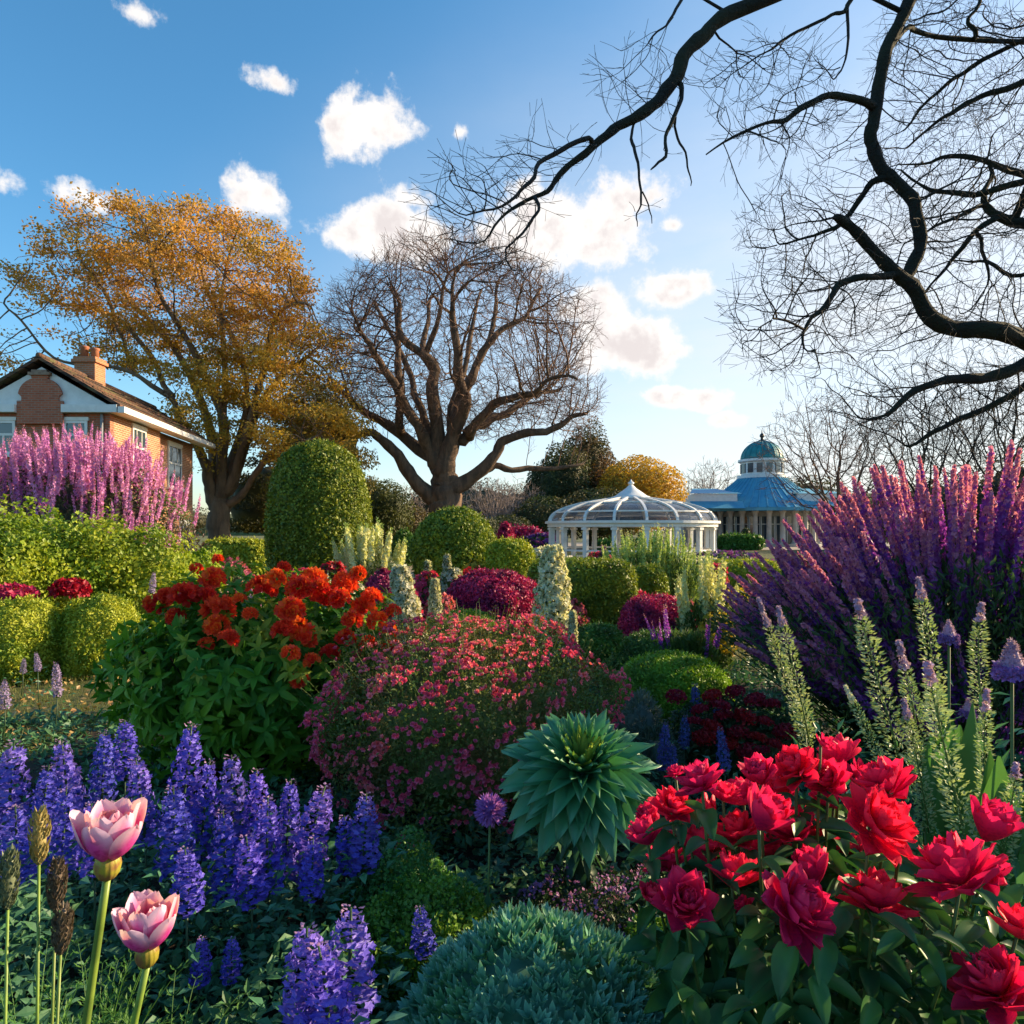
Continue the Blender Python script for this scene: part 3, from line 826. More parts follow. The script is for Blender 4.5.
def small_buildings():
    c = P(522, 530, 70); s = .1
    th = empty('low_shelter', (c[0], c[1], 0), 'long low shelter with pale flat roof in shade under the far evergreens', 'shelter')
    g = Geo(); g.box((0, 0, 3.0), (9.5, 3.6, .22)); g.obj('roof', solid('pale_zinc', (.42, .47, .52), (.3, .35, .4)), th)
    g = Geo(); g.box((0, 1.4, 1.45), (9.1, .2, 2.88)); g.obj('rear_wall', solid('dim_timber', (.10, .075, .06), (.06, .05, .04)), th)
    for x in np.linspace(-4.4, 4.4, 7):
        g = Geo(); g.box((x, -1.5, 1.45), (.14, .14, 2.88)); g.obj('post', M_WHITE, th)
    # bench in front of the pavilion
    c = P(722, 530, 66)
    th = empty('garden_bench', (c[0], c[1], .03), 'weathered timber garden bench on the paving before the domed pavilion', 'bench'); M = solid('teak', (.22, .15, .09), (.15, .10, .06))
    g = Geo(); [g.box((0, y, .44), (2.6, .1, .04)) for y in (-.24, -.12, 0, .12)]; g.obj('seat', M, th)
    g = Geo(); [g.box((0, .22, z), (2.6, .04, .09)) for z in (.6, .74, .88)]; g.obj('backrest', M, th)
    for x in (-1.2, 1.2):
        for y, h in ((-.25, .62), (.22, .94)):
            g = Geo(); g.box((x, y, h / 2), (.08, .07, h)); g.obj('leg', M, th)
    # planter urn beside the door
    c = P(746, 530, 66)
    th = empty('planter_urn', (c[0], c[1], .03), 'tall dark urn with a clipped plant beside the pavilion doors', 'urn')
    g = Geo(); g.lathe([(.35, 0), (.35, .1), (.15, .25), (.2, .4), (.45, .9), (.5, 1.0), (.4, 1.0), (.35, .85)], 16); g.obj('urn', solid('dark_urn', (.04, .04, .045)), th)
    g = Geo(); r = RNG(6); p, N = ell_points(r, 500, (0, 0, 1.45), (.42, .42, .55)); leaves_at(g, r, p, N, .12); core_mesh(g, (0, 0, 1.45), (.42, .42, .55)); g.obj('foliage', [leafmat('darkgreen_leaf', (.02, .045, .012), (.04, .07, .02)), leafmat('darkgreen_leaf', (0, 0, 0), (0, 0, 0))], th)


small_buildings()


# ================================================================== TREES
M_BARK_W = solid('bark_warm', (.17, .105, .065), (.075, .05, .034), .9, 4, .8, 22, stretch=(1, 1, .3))
M_BARK_G = solid('bark_grey', (.24, .16, .10), (.11, .08, .055), .9, 3, .7, 14, stretch=(1, 1, .3))
M_BARK_D = solid('bark_dark', (.018, .017, .014), (.028, .032, .014), .9, 2.2, .9, 26)  # backlit darkness of the overhanging limbs put into the bark colour
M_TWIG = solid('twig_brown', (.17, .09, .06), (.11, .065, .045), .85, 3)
M_TWIG_D = solid('twig_dark', (.018, .015, .013), (.03, .024, .02), .85, 3)  # twigs darkened likewise, as if seen against the light


def shell_pts(r, n, c, rad, fn=None, inner=.35, power=1.6):
    u = rdir(r, n); R = fn(u)[:, None] if fn else 1
    t = inner + (1 - inner) * r.uniform(0, 1, (n, 1)) ** (1 / power)
    return np.array(c) + u * R * t * np.array(rad)


def bare_tree_big():
    Y = 40.0; r = RNG(42)
    def L(pts, dy, parent=0):
        # pts (px,py,width px); dy depth change at the tip
        n = len(pts); o = []
        for i, (x, y, w_) in enumerate(pts):
            t = (i / (n - 1)) ** 1.3; yy = Y + dy * 1.25 * t; p = P(x, y, yy); o.append((p[0], p[1], p[2], w_ * (.88 if i else 1) / 2 / F * Y))
        return (parent, o)
    limbs = [L([(448, 572, 50), (447, 530, 39), (446, 507, 36), (445, 494, 35), (444, 480, 31), (444, 468, 24), (444, 455, 15)], 0, -1),
             L([(444, 500, 24), (430, 495, 19), (410, 472, 15), (393, 449, 12), (370, 432, 9), (350, 432, 6), (338, 428, 3)], -1.5),
             L([(444, 478, 22), (433, 459, 18), (403, 436, 13), (370, 416, 10), (347, 396, 7), (327, 383, 4)], 2.5),
             L([(441, 470, 20), (430, 452, 15), (420, 422, 12), (400, 396, 10), (383, 366, 8), (368, 346, 6), (353, 313, 3)], -3),
             L([(400, 434, 10), (399, 410, 9), (398, 386, 9), (396, 343, 7), (397, 300, 4)], 1.5),
             L([(443, 470, 24), (437, 446, 18), (434, 393, 14), (430, 363, 11), (403, 336, 8), (398, 293, 4)], -1),
             L([(434, 379, 9), (426, 335, 6), (433, 286, 3)], 2.5),
             L([(446, 472, 24), (449, 452, 19), (463, 406, 14), (459, 369, 11), (453, 320, 7), (452, 280, 3)], -2.5),
             L([(452, 459, 15), (458, 425, 14), (466, 386, 11), (479, 360, 9), (499, 333, 7), (526, 316, 5), (541, 284, 3)], 1.0),
             L([(462, 445, 12), (469, 432, 11), (493, 400, 10), (526, 396, 7), (552, 378, 4), (572, 372, 3)], -3),
             L([(466, 436, 11), (480, 424, 10), (506, 412, 9), (532, 396, 7), (560, 392, 4)], 3),
             L([(448, 492, 26), (456, 487, 20), (479, 476, 15), (496, 449, 12), (512, 437, 10), (546, 432, 8), (566, 420, 6), (592, 412, 3)], -1.5),
             L([(485, 468, 9), (493, 467, 8), (519, 467, 7), (552, 469, 5), (586, 465, 3)], 1.5),
             L([(436, 440, 10), (415, 400, 8), (405, 370, 7), (372, 300, 4)], 3.5),
             L([(460, 400, 9), (485, 350, 7), (497, 310, 5), (500, 275, 3)], 3.0),
             L([(447, 460, 10), (452, 410, 8), (470, 340, 6), (478, 290, 3)], 4),
             L([(425, 350, 6), (440, 310, 5), (442, 262, 2)], -1)]
    pos, par, giv = traced(limbs, 4, r, .15)
    k = Y / F
    C = P(457, 345, Y)
    att = np.vstack([shell_pts(r, 11500, C, (136 * k, 7.2, 102 * k), lumps(r, 30, .3, .12), .66, 1.4),
                     shell_pts(r, 900, P(566, 405, Y), (38 * k, 3.6, 34 * k), None, .1), shell_pts(r, 700, P(350, 395, Y), (30 * k, 3.6, 44 * k), None, .1)])
    att = att[att[:, 2] > P(0, 440, Y)[2]]
    pos, par = grow(r, pos, par, att, .21, 2.6, .25, 110, .13, (0, 0, .05), P(446, 470, Y), .45)
    rad = clamp_rad(pipe(pos, par, .011, 2.12, giv), par)
    tips = np.setdiff1d(np.arange(len(pos)), par); thin = np.where(rad < .026)[0]; thin = thin[r.uniform(size=len(thin)) < .12]
    ids = np.unique(np.concatenate([tips, thin])); ids = ids[ids > 60]
    pos, par, rad = sprays(r, pos, par, rad, ids, 2, .4, .9, .26, .0065, P(446, 470, Y), .7, 1)
    base = P(448, 530, Y); base[2] = 0
    th = empty('bare_tree', base, 'broad leafless tree with thick spreading limbs in the centre behind the ball topiary', 'tree')
    pos = pos - base
    a, b = Geo(), Geo(); chain_tubes(None, pos, par, rad, 0, [(.06, 9, a), (0, .06, b)], 11)
    a.lathe([(2.3, -.1), (1.7, .3), (1.45, .9), (1.3, 1.8)], 14, (0, 0, 0))
    a.obj('trunk', M_BARK_W, th); b.obj('crown', M_TWIG, th)
    print('big tree nodes', len(pos))


bare_tree_big()


def orange_tree():
    Y = 37.0; r = RNG(77); k = Y / F
    def L(pts, dy, parent=0):
        n = len(pts); o = []
        for i, (x, y, w_) in enumerate(pts):
            t = (i / (n - 1)) ** 1.3; p = P(x, y, Y + dy * t); o.append((p[0], p[1], p[2], w_ * .82 / 2 / F * Y))
        return (parent, o)
    limbs = [L([(221, 575, 34), (220, 540, 28), (219, 520, 26), (219, 505, 24)], 0, -1),
             L([(216, 508, 17), (210, 490, 14), (206, 470, 13), (199, 450, 10), (179, 419, 8), (172, 399, 7), (133, 372, 5), (100, 366, 4), (53, 359, 3), (27, 326, 2.5), (0, 303, 2)], -4),
             L([(172, 399, 6), (160, 372, 6), (143, 345, 6), (120, 320, 5), (90, 306, 4), (50, 303, 3)], 1.5),
             L([(219, 505, 18), (215, 470, 14), (212, 439, 12), (199, 396, 9), (173, 346, 7), (133, 303, 5), (105, 262, 3)], 2),
             L([(220, 500, 16), (222, 465, 14), (222, 412, 11), (206, 376, 9), (186, 340, 7), (159, 290, 5), (150, 240, 3)], -2),
             L([(133, 369, 6), (125, 350, 5), (120, 330, 5), (100, 285, 4), (75, 250, 3)], -1),
             L([(224, 500, 15), (230, 462, 12), (246, 412, 9), (239, 346, 7), (206, 290, 5), (195, 235, 3)], 3),
             L([(226, 498, 14), (236, 470, 10), (250, 420, 8), (266, 359, 7), (276, 315, 5), (306, 300, 3)], -2),
             L([(228, 500, 13), (240, 465, 9), (262, 400, 8), (290, 370, 6), (322, 346, 3)], 2.5),
             L([(230, 505, 12), (246, 490, 8), (262, 462, 7), (285, 448, 5), (320, 436, 3)], -2.5),
             L([(222, 430, 8), (225, 380, 7), (222, 320, 5), (228, 250, 3)], 0)]
    pos, par, giv = traced(limbs, 4, r, .07)
    C = P(182, 300, Y)
    reg = [(P(186, 290, Y), (156 * k, 6.4, 97 * k), 4000, .3), (P(282, 372, Y), (72 * k, 5.4, 80 * k), 1700, .1), (P(215, 400, Y - 1), (60 * k, 4.2, 60 * k), 600, 0), (P(8, 350, Y - 3.5), (34 * k, 1.8, 22 * k), 260, 0),
           (P(305, 430, Y - 2), (56 * k, 4.0, 44 * k), 800, 0)]
    att = np.vstack([shell_pts(r, n, c, rd, lumps(r, 26, .3, .3), inn, 2) for c, rd, n, inn in reg])
    pos, par = grow(r, pos, par, att, .30, 2.8, .42, 90, .2, (0, 0, .06))
    rad = clamp_rad(pipe(pos, par, .012, 2.15, giv), par)
    base = P(221, 530, Y); base[2] = 0
    th = empty('autumn_tree', base, 'tall multi stemmed tree with orange brown autumn leaves beside the brick house', 'tree')
    lp = pos - base; a, b = Geo(), Geo(); chain_tubes(None, lp, par, rad, 0, [(.045, 9, a), (0, .045, b)], 10)
    a.obj('trunk', M_BARK_G, th); b.obj('branches', M_BARK_G, th)
    # leaf clusters on the outer twigs, in flat sprays
    thin = np.where(rad < .027)[0]; thin = thin[r.uniform(size=len(thin)) < .8]
    g1, g2 = Geo(), Geo()
    cl = r.normal(size=3)
    for idx, gg, sel in ((0, g1, 'top'), (1, g2, 'low')):
        c = lp[thin]; px = HX + (c[:, 0] + base[0]) / (c[:, 1] + base[1]) * F; py = HY - (c[:, 2] - CH) / (c[:, 1] + base[1]) * F
        low = (py > 345 + r.normal(size=len(c)) * 20) & (px > 90); c = c[low] if sel == 'low' else c[~low]
        m = 52 if sel == 'low' else 44
        ga = np.sin(c[:, 0] * 1.9 + 1) + np.sin(c[:, 1] * 2.1 + c[:, 2]) + np.sin(c[:, 2] * 2.9 + c[:, 0] * .8) + r.normal(size=len(c)) * .3; c = c[ga > .45]
        pp = np.repeat(c, m, 0) + r.normal(size=(len(c) * m, 3)) * [.36, .36, .16]
        N = norm(np.array([0, 0, .8]) + r.normal(size=(len(pp), 3)) * .7)
        leaves_at(gg, r, pp, N, .165, QUAD, 0, .1, 0, .5)
    g1.obj('foliage', leafmat('leaf_rust', (.68, .37, .07), (.52, .26, .06), (.42, .29, .07), .42, .6, .35), th)
    g2.obj('foliage', leafmat('leaf_ochre', (.72, .46, .07), (.52, .34, .05), (.28, .22, .04), .42, .6, .45), th)
    print('orange nodes', len(pos), len(thin))


orange_tree()


def overhang():
    """the near tree, its trunk outside the frame to the right: limbs reach over the garden"""
    r = RNG(9)
    def L(pts, Ya, Yb, parent=0):
        n = len(pts); o = []
        for i, (x, y, w_) in enumerate(pts):
            Y = Ya + (Yb - Ya) * i / (n - 1); p = P(x, y, Y); o.append((p[0], p[1], p[2], w_ * .88 / 2 / F * Y))
        return (parent, o)
    tx, ty = 8.4, 9.2
    def W(x, y, z, r_): return (x, y, z, r_)
    limbs = [(-1, [W(tx, ty, -.1, .5), W(tx - .05, ty, 1.2, .37), W(tx, ty + .1, 2.4, .33), W(tx + .1, ty, 3.6, .30), W(tx + .3, ty - .3, 5.2, .26), W(tx + .1, ty - 1, 7.2, .2), W(tx - 1.3, ty - 2, 8.6, .12), W(tx - 2.6, ty - 2.6, 9.2, .08)]),
             (0, [W(tx, ty, 3.0, .2), W(tx - 1, ty - .4, 3.55, .13)] + L([(1024, 336, 21), (966, 330, 19), (930, 319, 18), (916, 292, 16), (897, 276, 15), (880, 258, 13), (860, 236, 12), (848, 224, 11), (836, 217, 9)], 6.5, 6.0)[1]),
             L([(903, 284, 14), (914, 264, 14), (921, 239, 14), (916, 212, 15), (908, 193, 15), (890, 176, 16), (877, 163, 15), (872, 146, 15), (873, 128, 16), (876, 110, 17), (880, 73, 17), (893, 37, 17), (910, 0, 17), (930, -50, 17), (960, -120, 19), (1000, -200, 20)], 6.3, 6.4),
             L([(874, 104, 9), (852, 97, 9), (830, 95, 8), (804, 106, 7), (785, 118, 6), (767, 123, 4), (734, 136, 3), (704, 156, 1.5)], 6.3, 5.7),
             L([(890, 178, 9), (872, 182, 8), (860, 199, 7), (847, 216, 6), (838, 227, 6), (820, 233, 4), (797, 241, 3), (767, 250, 1.5)], 6.3, 6.8),
             L([(893, 276, 10), (872, 277, 8), (850, 279, 8), (836, 288, 8), (828, 305, 7), (812, 318, 5), (802, 333, 4), (806, 348, 2)], 6.2, 5.7),
             L([(806, 328, 4), (785, 320, 3), (764, 326, 2), (735, 338, 1)], 5.8, 5.4),
             L([(881, 64, 8), (905, 30, 6), (913, 28, 9), (936, 38, 9), (973, 40, 11), (1024, 43, 12), (1080, 50, 14), (1180, 40, 15)], 6.4, 7.6),
             L([(1024, 338, 14), (1060, 350, 14), (1024, 365, 14), (1002, 372, 13), (980, 379, 12), (960, 379, 11), (940, 381, 9), (915, 390, 8), (900, 402, 7), (885, 416, 4), (860, 420, 2)], 6.6, 6.2),
             (0, [W(tx, ty, 2.0, .13)] + L([(1070, 368, 10), (1024, 390, 8), (983, 410, 7), (950, 422, 6), (930, 434, 5), (908, 448, 3)], 7.2, 7.0)[1]),
             (0, [W(tx, ty, 3.9, .2)] + L([(1080, 235, 14), (1024, 226, 13), (1000, 217, 10), (985, 204, 8), (983, 193, 6), (992, 178, 5), (990, 160, 3)], 7.3, 7.6)[1]),
             L([(1030, 190, 8), (1024, 181, 8), (983, 193, 7), (960, 194, 6), (936, 191, 5), (917, 183, 3), (900, 170, 2)], 7.2, 7.6),
             (0, [W(tx + .1, ty, 4.6, .15)] + L([(1100, 200, 10), (1024, 176, 8), (983, 160, 6), (950, 156, 5), (930, 163, 3), (905, 166, 2)], 7.3, 7.8)[1]),
             (0, [W(tx + .2, ty, 5.2, .15)] + L([(1110, 60, 10), (1024, 83, 8), (990, 95, 6), (966, 103, 6), (945, 116, 4), (930, 128, 3), (905, 150, 2)], 7.2, 7.4)[1]),
             L([(1110, 0, 9), (1000, 50, 6), (966, 70, 5), (945, 85, 4), (920, 110, 3), (905, 130, 2)], 7.2, 7.6),
             L([(1000, 217, 7), (975, 232, 6), (955, 255, 5), (940, 275, 3), (922, 292, 2)], 7.3, 7.6),
             L([(983, 235, 4), (980, 250, 4), (990, 270, 3), (985, 290, 1.5)], 7.4, 7.7),
             L([(1060, 250, 9), (1040, 270, 7), (1010, 275, 5), (985, 262, 4), (965, 262, 2)], 7.3, 7.7),
             L([(985, 204, 5), (960, 215, 4), (935, 228, 3), (912, 240, 2), (880, 242, 1)], 7.4, 6.9),
             # the limb that crosses the top left
             (0, [W(tx + .1, ty - 1, 7.2, .2), W(5.3, 5.6, 6.9, .13)] + L([(960, -160, 17), (850, -60, 17), (800, -18, 17), (762, 1, 16), (719, 19, 18), (704, 34, 17), (686, 54, 17), (676, 76, 16), (662, 96, 14), (646, 110, 13), (626, 124, 11), (606, 137, 10), (585, 152, 8), (563, 170, 7), (554, 185, 6), (542, 195, 5), (520, 203, 4), (500, 219, 3), (488, 240, 2)], 5.6, 5.0)[1]),
             L([(594, 142, 5), (586, 139, 7), (560, 150, 6), (538, 163, 5), (534, 180, 5), (520, 192, 4), (503, 206, 3), (475, 215, 2), (448, 232, 1)], 5.2, 4.7),
             L([(680, 76, 6), (680, 90, 6), (681, 103, 5), (672, 120, 5), (666, 135, 4), (665, 155, 4), (657, 162, 3), (649, 170, 1.5)], 5.4, 5.0),
             L([(672, 122, 3), (679, 138, 3), (686, 153, 2.5), (688, 172, 2), (693, 186, 1)], 5.3, 5.5),
             L([(634, 118, 4), (630, 134, 4), (633, 146, 4), (638, 162, 3.5), (641, 185, 3), (641, 200, 3), (636, 212, 2), (637, 228, 1)], 5.3, 5.1),
             L([(641, 196, 2), (650, 206, 2), (653, 222, 1)], 5.2, 5.2),
             L([(690, -20, 4), (682, 0, 4), (674, 14, 3.5), (666, 27, 3), (652, 38, 2.5), (646, 50, 1)], 5.6, 5.4),
             L([(545, 197, 4), (538, 212, 4), (526, 226, 3.5), (517, 240, 3), (508, 250, 2.5), (508, 262, 2), (517, 275, 1)], 5.0, 4.8),
             L([(860, -20, 5), (853, 0, 5), (845, 12, 5), (830, 14, 4), (812, 24, 4), (790, 37, 3.5), (777, 46, 3), (764, 54, 1)], 6.2, 6.0),
             L([(846, 12, 4), (849, 32, 3.5), (849, 54, 3), (842, 70, 2.5), (834, 82, 1.5)], 6.2, 6.0),
             L([(980, 38, 6), (972, 28, 5), (968, 18, 4), (978, 5, 4), (982, -20, 4)], 7.0, 7.0),
             L([(718, 36, 3), (728, 46, 2.5), (738, 55, 2), (748, 56, 1)], 5.5, 5.7), L([(738, 55, 2), (732, 66, 1)], 5.6, 5.7)]
    # limbs whose start is not given in a sensible place attach to the nearest node already placed
    pos, par, giv = traced(limbs, 3, r, .012)
    npos = len(pos)
    att = []
    def region(px, py, rx, ry, Ya, Yb, n):
        n = int(n * 1.05); q = r.uniform(0, 1, (n, 2)); a = q[:, 0] * 2 * math.pi; m = np.sqrt(q[:, 1])
        x, y = px + rx * m * np.cos(a), py + ry * m * np.sin(a); Y = r.uniform(Ya, Yb, n)
        att.append(np.column_stack([(x - HX) / F * Y, Y, CH - (y - HY) / F * Y]))
    region(775, 95, 65, 62, 5.4, 6.5, 420); region(810, 235, 70, 60, 5.6, 7.2, 560); region(800, 320, 75, 58, 5.2, 6.6, 620)
    region(960, 60, 90, 70, 6.2, 8.4, 700); region(970, 170, 105, 75, 6.0, 8.6, 1100); region(950, 280, 110, 70, 6.0, 8.4, 900)
    region(850, 150, 35, 60, 6.2, 7.2, 160); region(940, 360, 100, 50, 6.0, 7.6, 500); region(880, 410, 60, 30, 6.0, 7.4, 220); region(985, 420, 60, 50, 6.4, 8, 200)
    region(482, 205, 62, 52, 4.3, 5.3, 330); region(640, 75, 48, 36, 5.0, 5.8, 110); region(560, 150, 50, 26, 4.8, 5.5, 60); region(705, 75, 25, 20, 5.3, 5.9, 30)
    region(662, 140, 20, 36, 5.1, 5.5, 14); region(642, 200, 14, 26, 5, 5.3, 12); region(510, 258, 30, 22, 4.6, 5.1, 60)
    att = np.vstack(att)
    # trees of other depth above the frame keep the tree whole from the side
    att = np.vstack([att, shell_pts(r, 900, (7.4, 6.8, 8.2), (3.4, 3.0, 2.4), None, .2)])
    pos, par = grow(r, pos, par, att, .055, .6, .085, 140, .15, (-.16, 0, -.06))
    rad = clamp_rad(pipe(pos, par, .0026, 2.05, giv), par)
    base = np.array([tx, ty, 0]); th = empty('overhanging_tree', base, 'near leafless tree whose dark mossy limbs reach in from the upper right', 'tree')
    tips = np.setdiff1d(np.arange(len(pos)), par); tips = tips[tips >= npos]
    mids = np.where((rad < .008) & (np.arange(len(pos)) >= npos))[0]; mids = mids[r.uniform(size=len(mids)) < .20]
    pos, par, rad = sprays(r, pos, par, rad, np.concatenate([tips, mids]), 1, .10, .26, .28, .0015, np.array([8.4, 9.2, 4.0]), .3, 1)
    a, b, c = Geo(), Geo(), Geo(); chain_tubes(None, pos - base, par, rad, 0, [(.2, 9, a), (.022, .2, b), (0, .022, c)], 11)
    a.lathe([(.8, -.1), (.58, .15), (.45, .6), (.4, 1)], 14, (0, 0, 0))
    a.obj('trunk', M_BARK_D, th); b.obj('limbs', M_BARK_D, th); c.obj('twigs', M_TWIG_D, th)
    print('overhang nodes', len(pos))


overhang()


def bare_small(px, Y, h, rw, seed, label, n=900, twig=None, stem=.03, cz=.62, rh=None, group='leafless trees in the background', lean=0, tip=.011):
    r = RNG(seed); base = P(px, 530, Y); base[2] = 0; rh = rh or h * .42
    pos = []; par = []
    t0 = h * .18
    for i in range(7): pos.append(np.array([lean * i / 6, 0, t0 * i / 6 + .0])); par.append(i - 1)
    C = np.array([lean * 2, 0, h - rh]); att = shell_pts(r, n, C, (rw, rw * .9, rh), lumps(r, 18, .35, .15), .15, 1.6); att = att[att[:, 2] > t0 * .9]
    st = h / 42; pos, par = grow(r, pos, par, att, st, h * .6, st * 1.5, 110, .25, (0, 0, .16))
    rad = clamp_rad(pipe(pos, par, tip, 2.15), par)
    tips = np.setdiff1d(np.arange(len(pos)), par); pos, par, rad = sprays(r, pos, par, rad, tips[tips > 8], 3, h * .04, h * .09, .35, tip * .6, np.array([0, 0, h * .3]), .8, 1)
    th = empty('leafless_tree', base, label, 'tree', group)
    a, b = Geo(), Geo(); m = rad.max() * .4; chain_tubes(None, pos, par, rad, 0, [(m, 9, a), (0, m, b)], 8)
    a.obj('trunk', twig or M_TWIG, th); b.obj('crown', twig or M_TWIG, th)


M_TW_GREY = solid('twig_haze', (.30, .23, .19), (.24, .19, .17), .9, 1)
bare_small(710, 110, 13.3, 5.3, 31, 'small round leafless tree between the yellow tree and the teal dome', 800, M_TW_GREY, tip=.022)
bare_small(838, 60, 14.0, 7.2, 32, 'leafless tree just right of the teal dome', 1500, M_TWIG, tip=.016)
bare_small(925, 46, 12.5, 5.4, 33, 'leafless tree behind the purple flower spikes', 1500, M_TWIG_D, tip=.013)
bare_small(1010, 40, 12.0, 5.4, 34, 'leafless tree at the right edge beyond the purple flower spikes', 1500, M_TWIG_D, tip=.013)
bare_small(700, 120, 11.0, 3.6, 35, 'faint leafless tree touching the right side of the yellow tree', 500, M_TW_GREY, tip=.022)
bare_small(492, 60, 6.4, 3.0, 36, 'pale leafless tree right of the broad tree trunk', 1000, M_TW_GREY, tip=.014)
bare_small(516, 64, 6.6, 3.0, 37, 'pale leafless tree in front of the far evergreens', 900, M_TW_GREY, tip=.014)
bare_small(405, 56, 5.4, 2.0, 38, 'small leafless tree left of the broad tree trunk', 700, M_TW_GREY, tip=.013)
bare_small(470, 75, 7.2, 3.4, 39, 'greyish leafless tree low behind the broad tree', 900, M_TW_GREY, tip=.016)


def leafy_tree(name, label, px, Y, h, rw, c1, c2, c3, seed, leaf=.2, n=9000, mat=None, zlow=.12, lump=.2, conic=0, cat='tree', group='leafy trees in the background', trunk=True, layers=0, trans=.3, dens=1):
    r = RNG(seed); base = P(px, 530, Y); base[2] = 0
    th = empty(name, base, label, cat, group)
    zc = h * (.5 + zlow / 2); rz = h * (1 - zlow) / 2; fn = lumps(r, 34, .27, lump)
    u = rdir(r, n); R = fn(u); t = 1 - .38 * r.uniform(0, 1, n) ** 1.4
    p = u * (R * t)[:, None] * [rw, rw, rz]
    if conic: f = 1 - conic * np.clip((p[:, 2] / rz + 1) / 2, 0, 1); p[:, :2] *= f[:, None]
    if layers:
        zz = p[:, 2] / (2 * rz) * layers + .35 * np.sin(2.5 * np.arctan2(p[:, 1], p[:, 0]) + seed); p[:, 2] = (np.round(zz) + (zz - np.round(zz)) * .6) / layers * 2 * rz
    p += [0, 0, zc]; N = norm(u + [0, 0, .3])
    g = Geo(); leaves_at(g, r, p, N, leaf, QUAD, 0, .3, 0, .7)
    core_mesh(g, (0, 0, zc), (rw * (1 - conic * .5), rw * (1 - conic * .5), rz), fn, .66 - conic * .1, 0, -.95)
    m = mat or leafmat(name + '_leaf_' + str(seed), c1, c2, c3, trans, .6, .6)
    g.obj('crown', m, th)
    g = Geo(); g.tube([(0, 0, -.1), (.05, 0, zc * .5), (0, .05, zc)], [h * .03, h * .022, h * .012], 8)
    for q in range(7):
        a = q * 2.4; g.tube([(0, 0, zc * (.4 + .07 * q)), (rw * .4 * math.cos(a), rw * .4 * math.sin(a), zc * (.6 + .09 * q)), (rw * .8 * math.cos(a) * (1 - conic * .6), rw * .8 * math.sin(a) * (1 - conic * .6), zc * (.75 + .1 * q))], [h * .012, h * .008, h * .003], 5)
    g.obj('trunk', M_BARK_D, th)
    return th


DG = ((.022, .04, .012), (.045, .065, .018), (.09, .075, .025))
leafy_tree('conifer', 'tall dark evergreen with a rusty tinge left of the yellow tree', 588, 75, 13.9, 4.2, (.05, .065, .02), (.09, .085, .03), (.15, .09, .035), 51, .26, 12000, conic=.15, lump=.4)
leafy_tree('conifer', 'dark evergreen over the left side of the glass pavilion', 562, 70, 10.8, 3.6, *DG, 52, .26, 9000, conic=.1, lump=.4)
leafy_tree('conifer', 'low dark evergreen at the left end of the far tree line', 538, 72, 8.6, 2.6, *DG, 53, .26, 5000, conic=.5)
leafy_tree('broadleaf_tree', 'rusty brown crown between the evergreens and the yellow tree', 608, 72, 9.0, 3.6, (.20, .085, .03), (.12, .06, .025), (.07, .06, .02), 54, .26, 6500)
leafy_tree('broadleaf_tree', 'bright golden yellow tree above the glass pavilion', 640, 68, 9.2, 4.6, (.62, .38, .03), (.48, .28, .02), (.34, .25, .03), 55, .25, 15000, lump=.2, trans=.4)
leafy_tree('conifer', 'dark hedge like tree behind the left of the glass pavilion', 545, 60, 4.8, 3.0, *DG, 56, .22, 5000)
leafy_tree('conifer', 'dark green tree right below the golden tree', 600, 62, 5.6, 4.6, *DG, 57, .24, 7000)
leafy_tree('broadleaf_tree', 'mid green tree between dome topiary and broad trunk', 384, 46, 5.2, 2.0, (.06, .08, .02), (.10, .11, .03), (.03, .05, .015), 58, .17, 6000)
leafy_tree('conifer', 'slim dark evergreen just right of the dome topiary', 372, 52, 5.6, 1.6, *DG, 59, .18, 4500, conic=.5)
leafy_tree('broadleaf_tree', 'brownish bush left of the broad tree trunk', 408, 50, 3.6, 1.9, (.13, .09, .03), (.09, .07, .03), (.05, .06, .02), 60, .17, 4000)
leafy_tree('cedar', 'olive gold cedar with tiered boughs behind the dome topiary', 318, 38, 10.4, 3.2, (.52, .36, .06), (.34, .24, .045), (.12, .12, .03), 61, .16, 14000, zlow=.1, layers=6, lump=.45)
leafy_tree('cedar', 'dark shaded evergreen between autumn trunk and dome topiary', 266, 42, 6.6, 3.2, (.05, .05, .015), (.12, .10, .03), (.03, .035, .01), 62, .17, 9000, zlow=.02, layers=5, lump=.3)
leafy_tree('broadleaf_tree', 'green bush in shade behind the broad tree on the right', 470, 48, 2.9, 2.4, (.04, .06, .02), (.07, .08, .03), (.03, .04, .015), 63, .17, 4500)
leafy_tree('broadleaf_tree', 'dim green bush below the far shelter left end', 507, 55, 3.0, 2.2, (.04, .06, .02), (.07, .08, .03), (.03, .04, .015), 64, .18, 4000)
for q, (px, Y, h, rw, c, lab) in enumerate([(430, 66, 6.2, 4.0, 0, 'brown green thicket left behind the broad tree trunk'), (482, 72, 7.4, 4.6, 1, 'tawny thicket right behind the broad tree trunk'), (520, 76, 7.0, 4.2, 0, 'brown green thicket above the low shelter'), (365, 62, 6.4, 3.6, 0, 'brown green thicket right behind the dome topiary'), (455, 90, 8.6, 5.0, 1, 'far tawny trees behind the broad tree trunk')]):
    leafy_tree('broadleaf_tree', lab, px, Y, h, rw, *[((.09, .09, .035), (.06, .07, .025), (.12, .08, .035)), ((.20, .14, .07), (.14, .11, .05), (.08, .08, .03))][c], 640 + q, .2, 5200, zlow=0, lump=.4)
leafy_tree('conifer', 'dark evergreen behind the right wing of the domed pavilion', 808, 95, 9.3, 6.5, *DG, 65, .35, 6000)
leafy_tree('conifer', 'dark evergreen behind the left wing of the domed pavilion', 700, 98, 6.6, 6.0, *DG, 66, .35, 5000)
